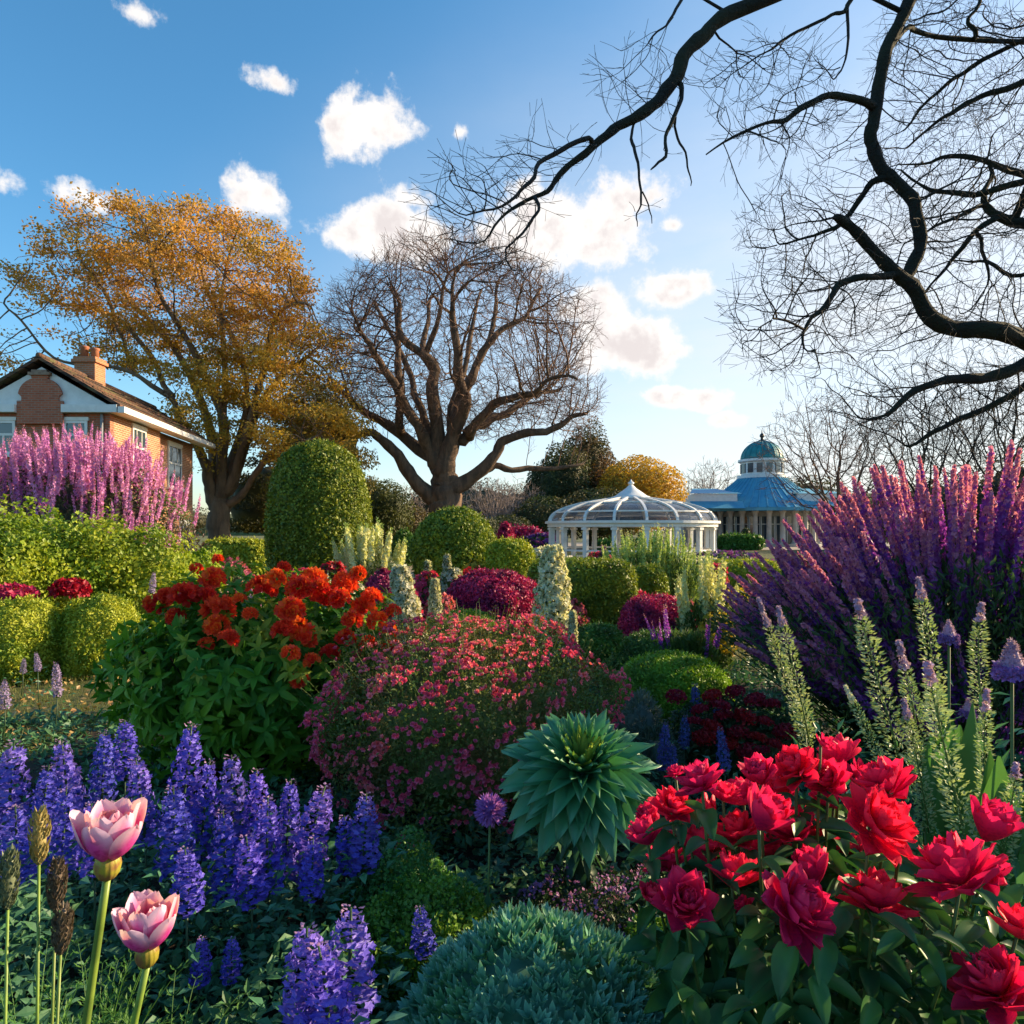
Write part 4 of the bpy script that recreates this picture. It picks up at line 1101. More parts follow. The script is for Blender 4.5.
for q, (px, Y, h, rw, c) in enumerate([(905, 62, 6.2, 5, 0), (960, 58, 7.0, 5, 1), (1020, 50, 7.4, 5, 0), (1075, 46, 8.5, 5, 1)]):
    leafy_tree('broadleaf_tree', ['brown thicket right of the domed pavilion', 'tawny thicket behind the middle of the purple spikes', 'brown thicket behind the right of the purple spikes', 'tawny thicket beyond the right edge'][q],
               px, Y, h, rw, *[((.13, .095, .04), (.09, .075, .035), (.05, .05, .02)), ((.20, .13, .05), (.12, .09, .04), (.06, .05, .02))][c], 70 + q, .24, 2600, zlow=0, lump=.4)
for q, px in enumerate((-60, 20, 100, 180, 440, 500, 560, 620, 680, 740, 830, 900, 980, 1060)):
    leafy_tree('broadleaf_tree', 'far tree number in the hazy line along the horizon'.replace(' number', ''), px, 150 + (q * 37) % 40, 8.5 + (q * 2.7) % 4, 10, (.06, .07, .03), (.09, .08, .04), (.04, .05, .02), 90 + q, .6, 1800, zlow=0, group='far trees along the horizon')


# ================================================================== CLIPPED BUSHES, HEDGES AND MOUNDS
BOX_C = dict(
    box=((.15, .215, .02), (.31, .35, .028), (.085, .145, .015)),
    gold=((.42, .42, .03), (.28, .33, .025), (.18, .26, .02)),
    dark=((.07, .18, .028), (.11, .24, .035), (.045, .11, .02)),
    lime=((.28, .42, .03), (.16, .30, .02), (.11, .2, .018)),
    magenta=((.56, .03, .13), (.34, .02, .13), (.12, .008, .06)),
)


def clipped(name, label, px, ptop, Y, wpx, c='box', seed=1, base=0., shape='dome', leaf=None, n=None, cat='bush', group=None, ry=None, lump=.05, tz=None):
    """a clipped bush or a rounded mound: a skin of small leaves over a dense leafy body"""
    r = RNG(seed); b = P(px, 530, Y); b[2] = base; ztop = CH + (530 - ptop) / F * Y - base
    rw = wpx / 2 / F * Y; ry = ry or rw; leaf = leaf or max(.028, Y * .0040)
    fn = lumps(r, 40, .22, lump)
    g = Geo()
    if shape == 'dome': zc, rz, zm, sq = ztop * .42, ztop * .58, -.75, ('drum', 2.5)
    elif shape == 'ball': zc, rz, zm, sq = ztop * .5, ztop * .5, -.95, 1
    elif shape == 'drum': zc, rz, zm, sq = ztop * .48, ztop * .52, -.95, ('drum', 4.5)
    elif shape == 'box': zc, rz, zm, sq = ztop * .5, ztop * .5, -.95, ('box', 6)
    else: zc, rz, zm, sq = 0, ztop, -.05, 1   # mound
    area = 4 * math.pi * ((rw * ry + rw * rz + ry * rz) / 3)
    n = n or int(min(42000, area / (leaf * leaf) * 1.5))
    p, N = ell_points(r, n, (0, 0, zc), (rw, ry, rz), fn, zm, 2, .09, sq)
    p[:, 2] = np.maximum(p[:, 2], .02)
    p += N * r.normal(size=(len(p), 1)) * leaf * .35
    leaves_at(g, r, p, N, leaf, LEAFW if leaf > .045 else QUAD, 0, .45, .12, .75, .4)
    q = r.uniform(size=len(p)) < .07    # the odd shoot that stands proud
    leaves_at(g, r, p[q] + N[q] * leaf * .6, N[q], leaf * 1.2, LEAFN, 0, 1.5, .3, .5)
    core_mesh(g, (0, 0, zc), (rw, ry, rz), fn, .90, 0, zm, sq)
    m = leafmat('clipped_' + c, *BOX_C[c], .22, .5, 5)
    o = g.obj(name, m, None, b)
    return tag(o, label, cat, group)


clipped('topiary', 'tall dome shaped clipped evergreen left of the broad bare tree', 319, 443, 20, 100, 'box', 101, shape='dome', ry=1.4, cat='topiary', n=36000)
clipped('topiary', 'round clipped ball bush under the trunk of the broad bare tree', 455, 508, 18, 85, 'box', 102, shape='ball', cat='topiary', n=30000)
clipped('topiary', 'small drum shaped clipped bush between the ball and the glass pavilion', 510, 541, 15, 47, 'gold', 103, shape='drum', cat='topiary', n=12000)
clipped('topiary', 'large squared clipped bush in front of the glass pavilion', 598, 561, 10.5, 68, 'box', 104, shape='box', cat='topiary', n=26000)
clipped('topiary', 'squared clipped bush half hidden behind the large squared one on its right', 648, 568, 12.5, 36, 'box', 105, shape='drum', cat='topiary', n=12000)
clipped('topiary', 'low clipped block seen left of the large squared bush', 560, 560, 12.5, 60, 'box', 106, shape='box', cat='topiary', n=14000)
clipped('hedge', 'low yellow green hedge at the foot of the autumn tree', 236, 541, 25, 60, 'gold', 107, shape='box', cat='hedge', ry=.6, n=14000)
clipped('hedge', 'low yellow hedge glimpsed between the autumn tree and the dome topiary', 268, 543, 33, 60, 'gold', 108, shape='box', cat='hedge', ry=.8, n=9000)
clipped('hedge', 'rounded golden hedge end beside the left lawn', 102, 597, 8.8, 78, 'gold', 109, shape='dome', cat='hedge', ry=.5, n=16000, lump=.2)
clipped('hedge', 'rounded golden hedge cut off by the left edge', 16, 600, 8.4, 84, 'gold', 110, shape='dome', cat='hedge', ry=.5, n=16000, lump=.2)
clipped('hedge', 'low dark leaf block in place of the dark gap between the two rounded golden ends', 58, 622, 9.6, 60, 'dark', 111, shape='box', cat='hedge', ry=.4, n=12000, lump=.2)  # dark green block stands in for the dark gap between the bushes
clipped('hedge', 'golden hedge running right behind the orange flowered bush', 165, 598, 10.5, 110, 'gold', 112, shape='box', cat='hedge', ry=.5, n=14000, lump=.08)
clipped('mound', 'dark green rounded mound below the large squared bush', 598, 625, 8.2, 58, 'dark', 113, shape='dome', n=16000)
clipped('mound', 'wide dark green mound below the right magenta mound', 662, 632, 7.5, 92, 'dark', 114, shape='dome', n=18000)
clipped('mound', 'bright lime green mound before the dark green mounds', 673, 655, 6.4, 112, 'lime', 115, shape='dome', n=24000)
clipped('mound', 'dark green mound just left of the lime green mound', 628, 655, 7.6, 50, 'dark', 116, shape='dome', n=10000)
clipped('magenta_shrub', 'magenta mound shrub left of the white flower cone', 493, 572, 11.5, 98, 'magenta', 117, shape='dome', n=22000, lump=.12)
clipped('magenta_shrub', 'magenta mound shrub right of the large squared bush', 660, 597, 9.3, 84, 'magenta', 118, shape='dome', n=22000, lump=.12)
clipped('magenta_shrub', 'small magenta shrub behind the right side of the orange flowered bush', 385, 572, 11, 46, 'magenta', 119, shape='dome', n=8000, lump=.14)
clipped('clipped_bush', 'distant dark red clipped ball right of the ball topiary', 506, 524, 40, 14, 'magenta', 120, shape='ball', n=3000)
clipped('clipped_bush', 'distant grey green ball left of the ball topiary', 404, 532, 34, 20, 'dark', 121, shape='ball', n=4000)
clipped('hedge', 'distant low russet hedge right of the ball topiary', 523, 529, 42, 34, 'magenta', 122, shape='box', n=4000, cat='hedge', ry=.8)
clipped('hedge', 'clipped dark hedge left of the pavilion bench', 628, 541, 55, 60, 'dark', 123, shape='box', n=5000, cat='hedge', ry=.9)
clipped('hedge', 'clipped dark hedge below the pavilion columns', 740, 537, 63, 40, 'dark', 124, shape='box', n=5000, cat='hedge', ry=.8)
clipped('hedge', 'golden clipped hedge behind the purple spikes at the left', 745, 562, 16, 70, 'gold', 125, shape='box', n=12000, cat='hedge', ry=.7)
clipped('mound', 'green mound between the drum bush and the magenta mound', 455, 575, 14, 60, 'lime', 126, shape='dome', n=9000)
clipped('mound', 'green mound below the left magenta mound', 462, 612, 8.6, 90, 'lime', 127, shape='dome', n=12000)


def bush_geo(r, rad, n, leaf, fn=None, zc=None, tmpl=LEAF, zmin=-.75, depth=.5, out=.5, up=.1, jit=.6, power=1.6, g=None, core=.6, mat=0):
    g = g or Geo(); zc = rad[2] * .8 if zc is None else zc
    p, N = ell_points(r, n, (0, 0, zc), rad, fn, zmin, power, depth); k = p[:, 2] > .01; p, N = p[k], N[k]
    leaves_at(g, r, p, N, leaf, tmpl, mat, out, up, jit)
    if core: core_mesh(g, (0, 0, zc), rad, fn, core, mat, zmin)
    return g


# ---- the yellow green shrub mass on the left
LG = leafmat('leaf_limegold', (.38, .43, .03), (.22, .33, .025), (.12, .22, .015), .35, .5, 1.4)
for q, (px, Y, top, rw, lab) in enumerate([(35, 10.4, 515, 1.35, 'loose yellow green shrub at the left edge under the pink spikes'), (118, 10.8, 522, 1.2, 'loose yellow green shrub in the middle under the pink spikes'),
                                           (176, 11.6, 545, .8, 'loose yellow green shrub running down towards the low hedge'), (-30, 9.6, 505, 1.3, 'yellow green shrub cut by the left edge')]):
    r = RNG(130 + q); b = P(px, 530, Y); b[2] = 0; h = CH + (530 - top) / F * Y
    g = bush_geo(r, (rw, rw * .8, h * .56), 15000, .062, lumps(r, 44, .2, .5), h * .5, LEAFW, -.9, .4, core=.62)
    tag(g.obj('leafy_shrub', LG, None, b), lab, 'shrub', 'yellow green shrubs on the left')
# shrub with a red flower head behind the hedge
for q, (px, Y, pz, c, lab, cc) in enumerate([(70, 9.2, 592, (.5, .01, .03), 'small yellow leaved shrub topped by one red flower head behind the golden hedge', 'red'), (8, 8.9, 598, (.55, .03, .14), 'pink flower head on a small shrub at the left edge', 'pink')]):
    r = RNG(140 + q); b = P(px, 530, Y); b[2] = 0; h = CH + (530 - pz) / F * Y
    th = empty('flowering_shrub', b, lab, 'shrub'); g = bush_geo(r, (.26, .24, h * .5), 1800, .055, None, h * .48, LEAFW, core=.6); g.obj('foliage', LG, th)
    g = Geo(); p, N = ell_points(r, 420, (0, 0, h + .02), (.22 + .15 * q, .2, .13), None, -.4); leaves_at(g, r, p, N, .07, LEAFW, 0, .8, .1); core_mesh(g, (0, 0, h + .02), (.2 + .15 * q, .18, .12)); g.obj('flower_head', leafmat('petal_' + cc, c, tuple(x * .6 for x in c), None, .3), th)


# ---- flower spikes
def spike_geo(r, L, R, n, fl, size, stem=.006, bare=.1, tipmat=2, curve=.1, leafn=0, fill=True, upw=.25, taper=.75, tipfrac=.1):
    """stem with a tapering column of florets along +Z. mats: 0 stem, 1 florets, 2 buds at the tip or lit tip florets"""
    g = Geo(); t = np.linspace(0, 1, 8); cx = curve * L * t ** 2 * r.uniform(-1, 1); cy = curve * L * t ** 2 * r.uniform(-1, 1)
    g.tube(np.column_stack([cx, cy, t * L]), stem * (1 - .6 * t), 5, 0)
    s = bare + (1 - bare) * np.linspace(0, 1, n) ** .92; a = np.arange(n) * 2.4 + r.uniform(-.5, .5, n)
    rr = R * (1 - ((s - bare) / (1 - bare)) ** 2.2 * taper) * (1 - .35 * np.exp(-((s - bare) / .05))) * r.uniform(.6, 1.1, n)
    ca = np.stack([np.cos(a), np.sin(a), np.zeros(n)], -1)
    pos = np.column_stack([np.interp(s, t, cx), np.interp(s, t, cy), s * L + r.uniform(-.01, .01, n) * L]) + ca * rr[:, None]
    N = norm(ca + [0, 0, upw] + r.normal(size=(n, 3)) * .28); buds = s > 1 - (tipfrac if tipfrac < .15 else tipfrac * 2 * r.uniform(0, 1, n))
    sc = size * r.uniform(.75, 1.15, n) * (1 - .45 * s)
    up = np.tile([[0, 0, 1.]], (n, 1)); Rm = frames(up + r.normal(size=(n, 3)) * .4, N)
    g.stamp(fl, pos[~buds], Rm[~buds], sc[~buds], 1)
    if tipfrac > .15: g.stamp(fl, pos[buds], Rm[buds], sc[buds] * 1.1, tipmat)  # wide tip: upper florets take the painted lit colour
    else: g.stamp(LEAFW, pos[buds], frames(N[buds] + [0, 0, .8], ca[buds]), sc[buds] * 1.1, tipmat)
    return g


def stem_leaves(g, r, n, z0, z1, R, leaf, tmpl=LEAF, mat=3, c=(0, 0), out=1.2, up=.3):
    a = r.uniform(0, 2 * math.pi, n); z = r.uniform(z0, z1, n); ca = np.stack([np.cos(a), np.sin(a), np.zeros(n)], -1)
    pos = ca * (R * r.uniform(0, 1, n) ** .6)[:, None] + [c[0], c[1], 0]; pos[:, 2] = z
    d = norm(ca * out + [0, 0, up] + r.normal(size=(n, 3)) * .4)
    g.stamp(tmpl, pos, frames(d, np.array([[0, 0, 1.]]) + r.normal(size=(n, 3)) * .3), leaf * r.uniform(.6, 1.2, n), mat)


M_STEM = leafmat('stem_green', (.07, .13, .03), (.10, .16, .04), None, .1)
M_STEMD = leafmat('stem_dark', (.03, .07, .03), (.05, .09, .035), None, .1)


def spiky_bush(name, label, px, Y, basepx_r, spikes, mats, Ls, seed, fan, group=None, cat='flowering shrub', foliage=None, fol=None, extra=0, floret=(FL4, .035, 60), R=.03, tipf=.1):
    """many flower spikes fanning out of one leafy base; up to 98 spikes are parts, the rest one mass"""
    r = RNG(seed); b = P(px, 530, Y); b[2] = 0
    th = empty(name, b, label, cat, group)
    protos = []
    for v in range(5):
        g = spike_geo(r, Ls, R, floret[2], floret[0], floret[1], .005, .02, taper=.8, curve=.08, tipfrac=tipf); protos.append(g)
    meshes = [g.mesh('flower_spike', mats) for g in protos]
    pts = fan(r, spikes + extra)
    ex = Geo()
    for i, (p, d, s) in enumerate(pts):
        q = Vector(d).to_track_quat('Z', 'Y')
        if i < spikes:
            o = bpy.data.objects.new('flower_spike', meshes[i % 5]); COL.objects.link(o); o.parent = th; o.location = p
            o.rotation_mode = 'QUATERNION'; o.rotation_quaternion = q; o.scale = (s, s, s)
        else:
            M = np.array(q.to_matrix()) * s; gg = protos[i % 5]
            V = np.concatenate(gg.V) @ M.T + np.array(p); n0 = ex.n
            ex.V.append(V); ex.A.append(np.concatenate(gg.A)); ex.F += [(f + n0, m, sm) for f, m, sm in gg.F]; ex.n += len(V)
    if extra:
        o = ex.obj('flower_spike_mass', mats, th); o['kind'] = 'stuff'
    if fol: fol(r, th)
    return th


# pink spikes on the left, in front of the house
def fan_pink(r, n):
    o = []
    for i in range(n):
        x = r.uniform(-2.5, 1.7); y = r.uniform(-.9, .9); prof = 3.82 - .05 * abs(x + .5) ** 1.4 - .62 * max(0, x - .35) ** 1.45
        L = r.uniform(.5, 1.0); front = (y < 0) * r.uniform(0, 1.2) * (r.uniform() < .75); z = prof - L - front - r.uniform(0, .42)
        o.append(((x, y - front * .25, z), norm(np.array([.10 * x + .10 * max(0, x - 1), y * .1, 1.]) + r.normal(size=3) * .05), L))
    return o


M_PINKF = leafmat('floret_pink', (.74, .34, .66), (.62, .24, .58), (.48, .15, .50), .35, .5, 1.5)
M_PINKT = leafmat('bud_pink', (.72, .30, .45), (.5, .2, .3), None, .4)


def fol_pink(r, th):
    g = bush_geo(r, (2.15, 1.0, 1.62), 15000, .08, lumps(r, 30, .25, .25), 1.5, LEAF, core=.7); g.obj('foliage', leafmat('leaf_dull', (.07, .10, .03), (.12, .15, .04), (.08, .04, .05)), th)


spiky_bush('flowering_shrub', 'big shrub with many upright pink flower spikes before the brick house', 88, 13, 0, 98, [M_STEM, M_PINKF, M_PINKT], 1.0, 150, fan_pink, fol=fol_pink, extra=230, floret=(FL4, .045, 80), R=.045)


# big purple spikes on the right
def fan_purple(r, n):
    o = []
    for i in range(n):
        a = r.uniform(-1.2, .9) if i % 3 else r.uniform(-1.38, -.3); th_y = r.uniform(-.55, .35)
        d = norm(np.array([math.sin(a * .74), th_y * .6, math.cos(a * .74)]) + r.normal(size=3) * .03)
        reach = r.uniform(2.05, 2.50) * (1 - .19 * abs(a)) if r.uniform() < .72 else r.uniform(1.2, 2.0)
        L = r.uniform(.8, 1.25); p = np.array([a * .28, th_y * .5, 0.05]) + d * (reach - L)
        p += np.array([0, -.25 * (2.3 - reach), 0])
        o.append((tuple(p), d, L))
    return o


M_PURF = leafmat('floret_purple', (.28, .07, .46), (.18, .035, .34), (.42, .12, .48), .4, .5, 1.2, ttint=(1.5, 1.1, 1.1))
M_PURT = leafmat('bud_lit_tip', (.72, .30, .50), (.55, .18, .42), None, .45)  # sunlit pink painted on the fan's upper florets; buds on thin spires


def fol_purple(r, th):
    g = Geo()
    n = 26000; a = r.uniform(-1.3, 1.1, n); ty = r.uniform(-.7, .5, n)
    d = norm(np.stack([np.sin(a * .74), ty * .6, np.cos(a * .74)], -1)); t = r.uniform(0, 1, n) ** .6 * 1.62
    pos = np.stack([a * .38, ty * .75, np.full(n, .05)], -1) + d * t[:, None] + r.normal(size=(n, 3)) * .05; pos = np.maximum(pos, [-9, -9, .02])
    g.stamp(LEAFN, pos, frames(norm(d + r.normal(size=(n, 3)) * .55), rdir(r, n)), .075 * r.uniform(.6, 1.3, n))
    for i in range(190):
        aa = r.uniform(-1.3, 1.1); yy = r.uniform(-.7, .5); dd = norm(np.array([math.sin(aa * .74), yy * .6, math.cos(aa * .74)])); p0 = np.array([aa * .5, yy * .5, 0]); g.tube([p0, p0 + dd * .8, p0 + dd * 1.7], [.006, .005, .003], 4)
    g.obj('foliage', leafmat('leaf_sage_dark', (.035, .075, .025), (.06, .11, .035), (.03, .06, .03), .3), th)


spiky_bush('flowering_shrub', 'huge fan of tall purple flower spikes on the right', 955, 5.6, 0, 98, [M_STEMD, M_PURF, M_PURT], 1.0, 151, fan_purple, fol=fol_purple, extra=230, floret=(FL4, .027, 240), R=.029, tipf=.28)


# pale spires further back
def fan_gen(rw, h, Lr, spread, depth=.5):
    def f(r, n):
        o = []
        for i in range(n):
            x = r.uniform(-1, 1); y = r.uniform(-1, 1) * depth; L = r.uniform(*Lr)
            d = norm(np.array([x * spread, y * spread * .6, 1]) + r.normal(size=3) * .04); zt = h * (1 - .22 * x * x) * r.uniform(.82, 1)
            p = np.array([x * rw * .7, y * rw, 0]) + np.array([d[0], d[1], 0]) * max(0, zt - L) ; o.append(((p[0], p[1], max(.02, zt - L)), d, L))
        return o
    return f


def fol_gen(rw, h, c=((.06, .11, .03), (.10, .16, .04), None), leaf=.07, n=3000, nm='leaf_mid'):
    def f(r, th):
        g = Geo(); x = r.uniform(-1, 1, n); y = r.uniform(-1, 1, n) * .5; z = h * r.uniform(0, 1, n) ** .8 * (1 - .3 * x * x)
        pos = np.column_stack([x * rw * (.6 + .4 * z / h), y * rw, z + .02]); d = norm(np.column_stack([x * .4, y * .4, np.ones(n)]) + r.normal(size=(n, 3)) * .4)
        g.stamp(LEAFN, pos, frames(d, rdir(r, n)), leaf * r.uniform(.7, 1.5, n)); g.obj('foliage', leafmat(nm, c[0], c[1], c[2]), th)
    return f


M_CREAM = leafmat('floret_cream', (.66, .66, .36), (.52, .56, .28), None, .35); M_CREAMB = leafmat('bud_green', (.40, .50, .16), (.3, .42, .12), None, .3)
M_WHITEF = leafmat('floret_white', (.72, .70, .55), (.58, .58, .44), None, .35)
spiky_bush('flowering_shrub', 'clump of pale cream spires at the foot of the dome topiary', 371, 16, 0, 30, [M_STEM, M_CREAM, M_CREAMB], 1, 160, fan_gen(.6, 2.1, (.8, 1.3), .22), group='pale spire clumps', fol=fol_gen(.6, 1.1), floret=(FL4, .075, 70), R=.05)
spiky_bush('flowering_shrub', 'tall clump of thin pale green spires in front of the glass pavilion', 652, 13.5, 0, 95, [M_STEM, M_CREAMB, M_CREAM], 1, 161, fan_gen(.95, 1.95, (.8, 1.3), .25), group='pale spire clumps', fol=fol_gen(.9, 1.35, n=7000), floret=(FL4, .04, 70), R=.028)
spiky_bush('flowering_shrub', 'cream spires leaning left of the purple fan', 705, 8.6, 0, 16, [M_STEM, M_CREAM, M_CREAMB], 1, 162, fan_gen(.32, 1.55, (.7, 1.1), .1), group='pale spire clumps', fol=fol_gen(.35, .9), floret=(FL4, .05, 90), R=.045)
spiky_bush('flowering_shrub', 'thin purple and cream spires below the pale spires', 688, 7.2, 0, 12, [M_STEM, M_PURF, M_PURT], 1, 163, fan_gen(.3, 1.15, (.4, .7), .2), group='pale spire clumps', fol=fol_gen(.3, .7), floret=(FL4, .035, 90), R=.03)
spiky_bush('flowering_shrub', 'short pinkish spires behind the orange flowered bush', 240, 11.5, 0, 18, [M_STEM, M_PINKF, M_CREAM], 1, 164, fan_gen(.6, 1.05, (.35, .55), .12), group='short spires behind the orange bush', fol=fol_gen(.6, .6), floret=(FL4, .05, 40), R=.035)
spiky_bush('flowering_shrub', 'short whitish spires beside the dome topiary foot', 318, 12, 0, 9, [M_STEM, M_WHITEF, M_CREAMB], 1, 165, fan_gen(.5, 1.15, (.35, .6), .12), group='short spires behind the orange bush', fol=fol_gen(.5, .6), floret=(FL4, .05, 44), R=.04)


# white flower columns
def white_col(px, ptop, Y, wpx, lab, seed, bend=0, c=(M_STEM, M_WHITEF), pb=0):
    r = RNG(seed); b = P(px, 530, Y); b[2] = 0; h = CH + (530 - ptop) / F * Y; R = wpx / 2 / F * Y
    th = empty('white_flower_column', b, lab, 'flowering plant', 'cone shaped white flower columns')
    n = 2600; t = r.uniform(0, 1, n); a = r.uniform(0, 2 * math.pi, n); wv = R * (1 - t ** 2.2 * .62) * (.95 + .16 * np.sin(t * h * 19 + 3 * np.sin(a * 2 + seed)) + .1 * np.sin(a * 5 + t * h * 31)) * (1 - .35 * r.uniform(0, 1, n) ** 3)
    cx = bend * (t ** 1.6)
    pos = np.column_stack([cx + wv * np.cos(a), wv * np.sin(a), .1 + t * (h - .1)]); N = norm(np.stack([np.cos(a), np.sin(a), np.full(n, .25)], -1) + r.normal(size=(n, 3)) * .35)
    g = Geo(); g.stamp(FL5, pos, frames(rdir(r, n), N), .034 * Y / 9 * r.uniform(.6, 1.2, n), 0); g.obj('flowers', c[1], th)
    g = Geo(); k = r.uniform(size=n) < .5; leaves_at(g, r, pos[k] - N[k] * .02, N[k], .06 * Y / 9, LEAFN, 0, .9, .3)
    g.lathe([(0, 0), (R * .62, .02), (R * .55, h * .5), (R * .32, h * .85), (0, h * .97)], 12, wob=lambda V: V + np.stack([bend * np.clip(V[..., 2] / h, 0, 1) ** 1.6, V[..., 0] * 0, V[..., 0] * 0], -1)); g.obj('foliage', leafmat('leaf_mid', (.06, .11, .03), (.1, .16, .04)), th)


white_col(553, 546, 9, 40, 'thick white flower cone standing before the large squared bush', 170)
white_col(412, 566, 7.6, 36, 'white flower cone leaning over the right side of the orange flowered bush', 171, -.14)
white_col(435, 580, 8, 15, 'thin white flower spire beside the leaning white cone', 172)
white_col(573, 612, 7.4, 9, 'tiny white spire at the foot of the thick white cone', 173)
white_col(447, 556, 13, 9, 'thin white spire in front of the ball topiary', 174)
white_col(428, 562, 13.5, 8, 'short whitish spire left in front of the ball topiary', 175)

# ---- small flower clumps that fill the middle distance
r = RNG(180)
PAL = {'pink': ((.62, .05, .16), (.5, .03, .12)), 'red': ((.5, .015, .02), (.4, .01, .02)), 'purple': ((.22, .06, .30), (.16, .04, .26)), 'white': ((.68, .66, .55), (.55, .55, .42)),
       'yellow': ((.55, .38, .03), (.45, .28, .02)), 'rose': ((.6, .14, .2), (.5, .1, .16)), 'darkred': ((.26, .006, .012), (.18, .004, .012))}
CLUMPS = [(300, 566, 12, 40, 'pink', 'pink flower clump left of the small magenta shrub'), (332, 560, 15, 34, 'red', 'red flower clump at the dome topiary foot'), (345, 575, 10, 50, 'white', 'white flower clump behind the right part of the orange bush'),
          (402, 585, 10, 40, 'pink', 'pink flower clump left of the thin white spire'), (425, 572, 13, 40, 'pink', 'bright pink flower clump below the ball topiary'), (452, 566, 13, 30, 'white', 'whitish flower clump below the ball topiary'),
          (470, 570, 12.6, 34, 'red', 'red flower clump below the ball topiary right side'), (475, 560, 15, 30, 'yellow', 'yellow flower clump by the small drum bush'), (440, 590, 10.5, 34, 'rose', 'rose flower clump left of the magenta mound'),
          (535, 560, 15, 30, 'white', 'white flower clump between drum bush and pavilion'), (545, 548, 20, 40, 'white', 'white flower clump at the pavilion foot left side'), (604, 549, 17, 12, 'purple', 'single purple flower tuft before the pavilion'),
          (700, 556, 20, 60, 'white', 'pale flower clump right of the glass pavilion'), (716, 562, 12, 26, 'pink', 'pink flower tuft right of the glass pavilion'), (722, 575, 11, 16, 'pink', 'bright pink flower tuft left of the purple fan'),
          (730, 550, 24, 90, 'purple', 'purple flower strip before the paving'), (735, 585, 11, 70, 'yellow', 'yellow flowering clump left of the purple fan'), (760, 560, 17, 60, 'yellow', 'yellow flowering clump behind the purple fan'),
          (540, 533, 36, 46, 'purple', 'distant purple flower drift left of the glass pavilion'), (385, 560, 22, 30, 'white', 'white flower drift in shade behind the cream spires'), (690, 600, 9.6, 40, 'rose', 'rose flower clump behind the cream spires'),
          (575, 600, 9.8, 26, 'rose', 'rose flower tuft beside the white cone'), (600, 552, 22, 30, 'pink', 'pink flower drift at the pavilion posts'), (230, 560, 14, 60, 'rose', 'rose flower drift behind the short pinkish spires'),
          (505, 590, 12.5, 60, 'purple', 'purple flower drift behind the magenta mound'), (640, 590, 11, 40, 'pink', 'pink flower drift above the right magenta mound'), (715, 610, 8.4, 40, 'yellow', 'yellow green clump with flowers at the fan foot')]
for q, (px, ptop, Y, wpx, c, lab) in enumerate(CLUMPS):
    r = RNG(200 + q); b = P(px, 530, Y); b[2] = 0; h = max(.25, CH + (530 - ptop) / F * Y); rw = wpx / 2 / F * Y
    th = empty('flower_clump', b, lab, 'flowers'); g = bush_geo(r, (rw, rw * .8, h * .55), 1500, .0055 * Y, lumps(r, 20, .3, .25), h * .45, LEAF, core=.75); g.obj('foliage', leafmat('leaf_mid', (.06, .11, .03), (.10, .16, .04)), th)
    g = Geo(); p, N = ell_points(r, 260, (0, 0, h * .46), (rw * 1.02, rw * .84, h * .56), lumps(RNG(200 + q), 20, .3, .25), -.1, 3, .1)
    g.stamp(FL5, p, frames(rdir(r, len(p)), norm(N + r.normal(size=N.shape) * .3)), .0045 * Y * r.uniform(.6, 1.3, len(p))); g.obj('flowers', leafmat('petal_' + c + '_small', *PAL[c], None, .35), th)

# ================================================================== NEAR PLANTS
# ---- bush with red and orange flower heads
def head_mesh(r, mats, n=46):
    """azalea like cluster: funnel flowers packed on a dome, frilled petals"""
    g = Geo(); pt = petal(1, .62, 3, 2, .25, .7, 'petal', .06, 3)
    for i in range(n):
        u = rdir(r, 1)[0]; u[2] = abs(u[2]) * .9 - .12; u = norm(u); c = u * [.085, .085, .085] * r.uniform(.85, 1.1)
        m = 0 if r.uniform() < .62 else 1; a0 = r.uniform(0, 6); s_ = np.cross(u, [.3, .5, .8]); s_ = norm(s_); t_ = np.cross(u, s_)
        rad = np.array([math.cos(a0 + k * 1.2566) * s_ + math.sin(a0 + k * 1.2566) * t_ for k in range(5)])
        d = norm(rad * .95 + u * .5); g.stamp(pt, np.tile(c, (5, 1)), frames(d, u - rad * .2), np.full(5, .062) * r.uniform(.8, 1.25), m, True)
    return g.mesh('flower_head', mats)


M_RED = leafmat('petal_scarlet', (.88, .08, .035), (.78, .04, .03), None, .45, .5, along=(.3, .9, (.88, .09, .03)))
M_ORG = leafmat('petal_orange', (.95, .24, .035), (.92, .15, .03), None, .5, .5)
M_RHL = leafmat('leaf_rhodo', (.04, .14, .016), (.08, .22, .02), (.14, .27, .02), .3, .45, 2.5, spec=.2)
M_RHY = leafmat('leaf_rhodo_tip', (.30, .38, .03), (.18, .28, .02), None, .35)


def whorls(g, r, pts, N, L, tm, m=0, k=7, spread=1.0):
    for p, n_ in zip(pts, N):
        s_ = norm(np.cross(n_, rdir(r, 1)[0])); t_ = np.cross(n_, s_); kk = r.integers(k - 2, k + 2); a = np.arange(kk) * 2 * math.pi / kk + r.uniform(0, 6) + r.uniform(-.2, .2, kk)
        rad = np.cos(a)[:, None] * s_ + np.sin(a)[:, None] * t_; d = norm(rad * spread + n_ * r.uniform(-.2, .9, (kk, 1)) + r.normal(size=(kk, 3)) * .3 + [0, 0, -.15])
        g.stamp(tm, np.tile(p, (kk, 1)), frames(d, n_ + r.normal(size=(kk, 3)) * .15), L * r.uniform(.7, 1.15, kk), m, True)


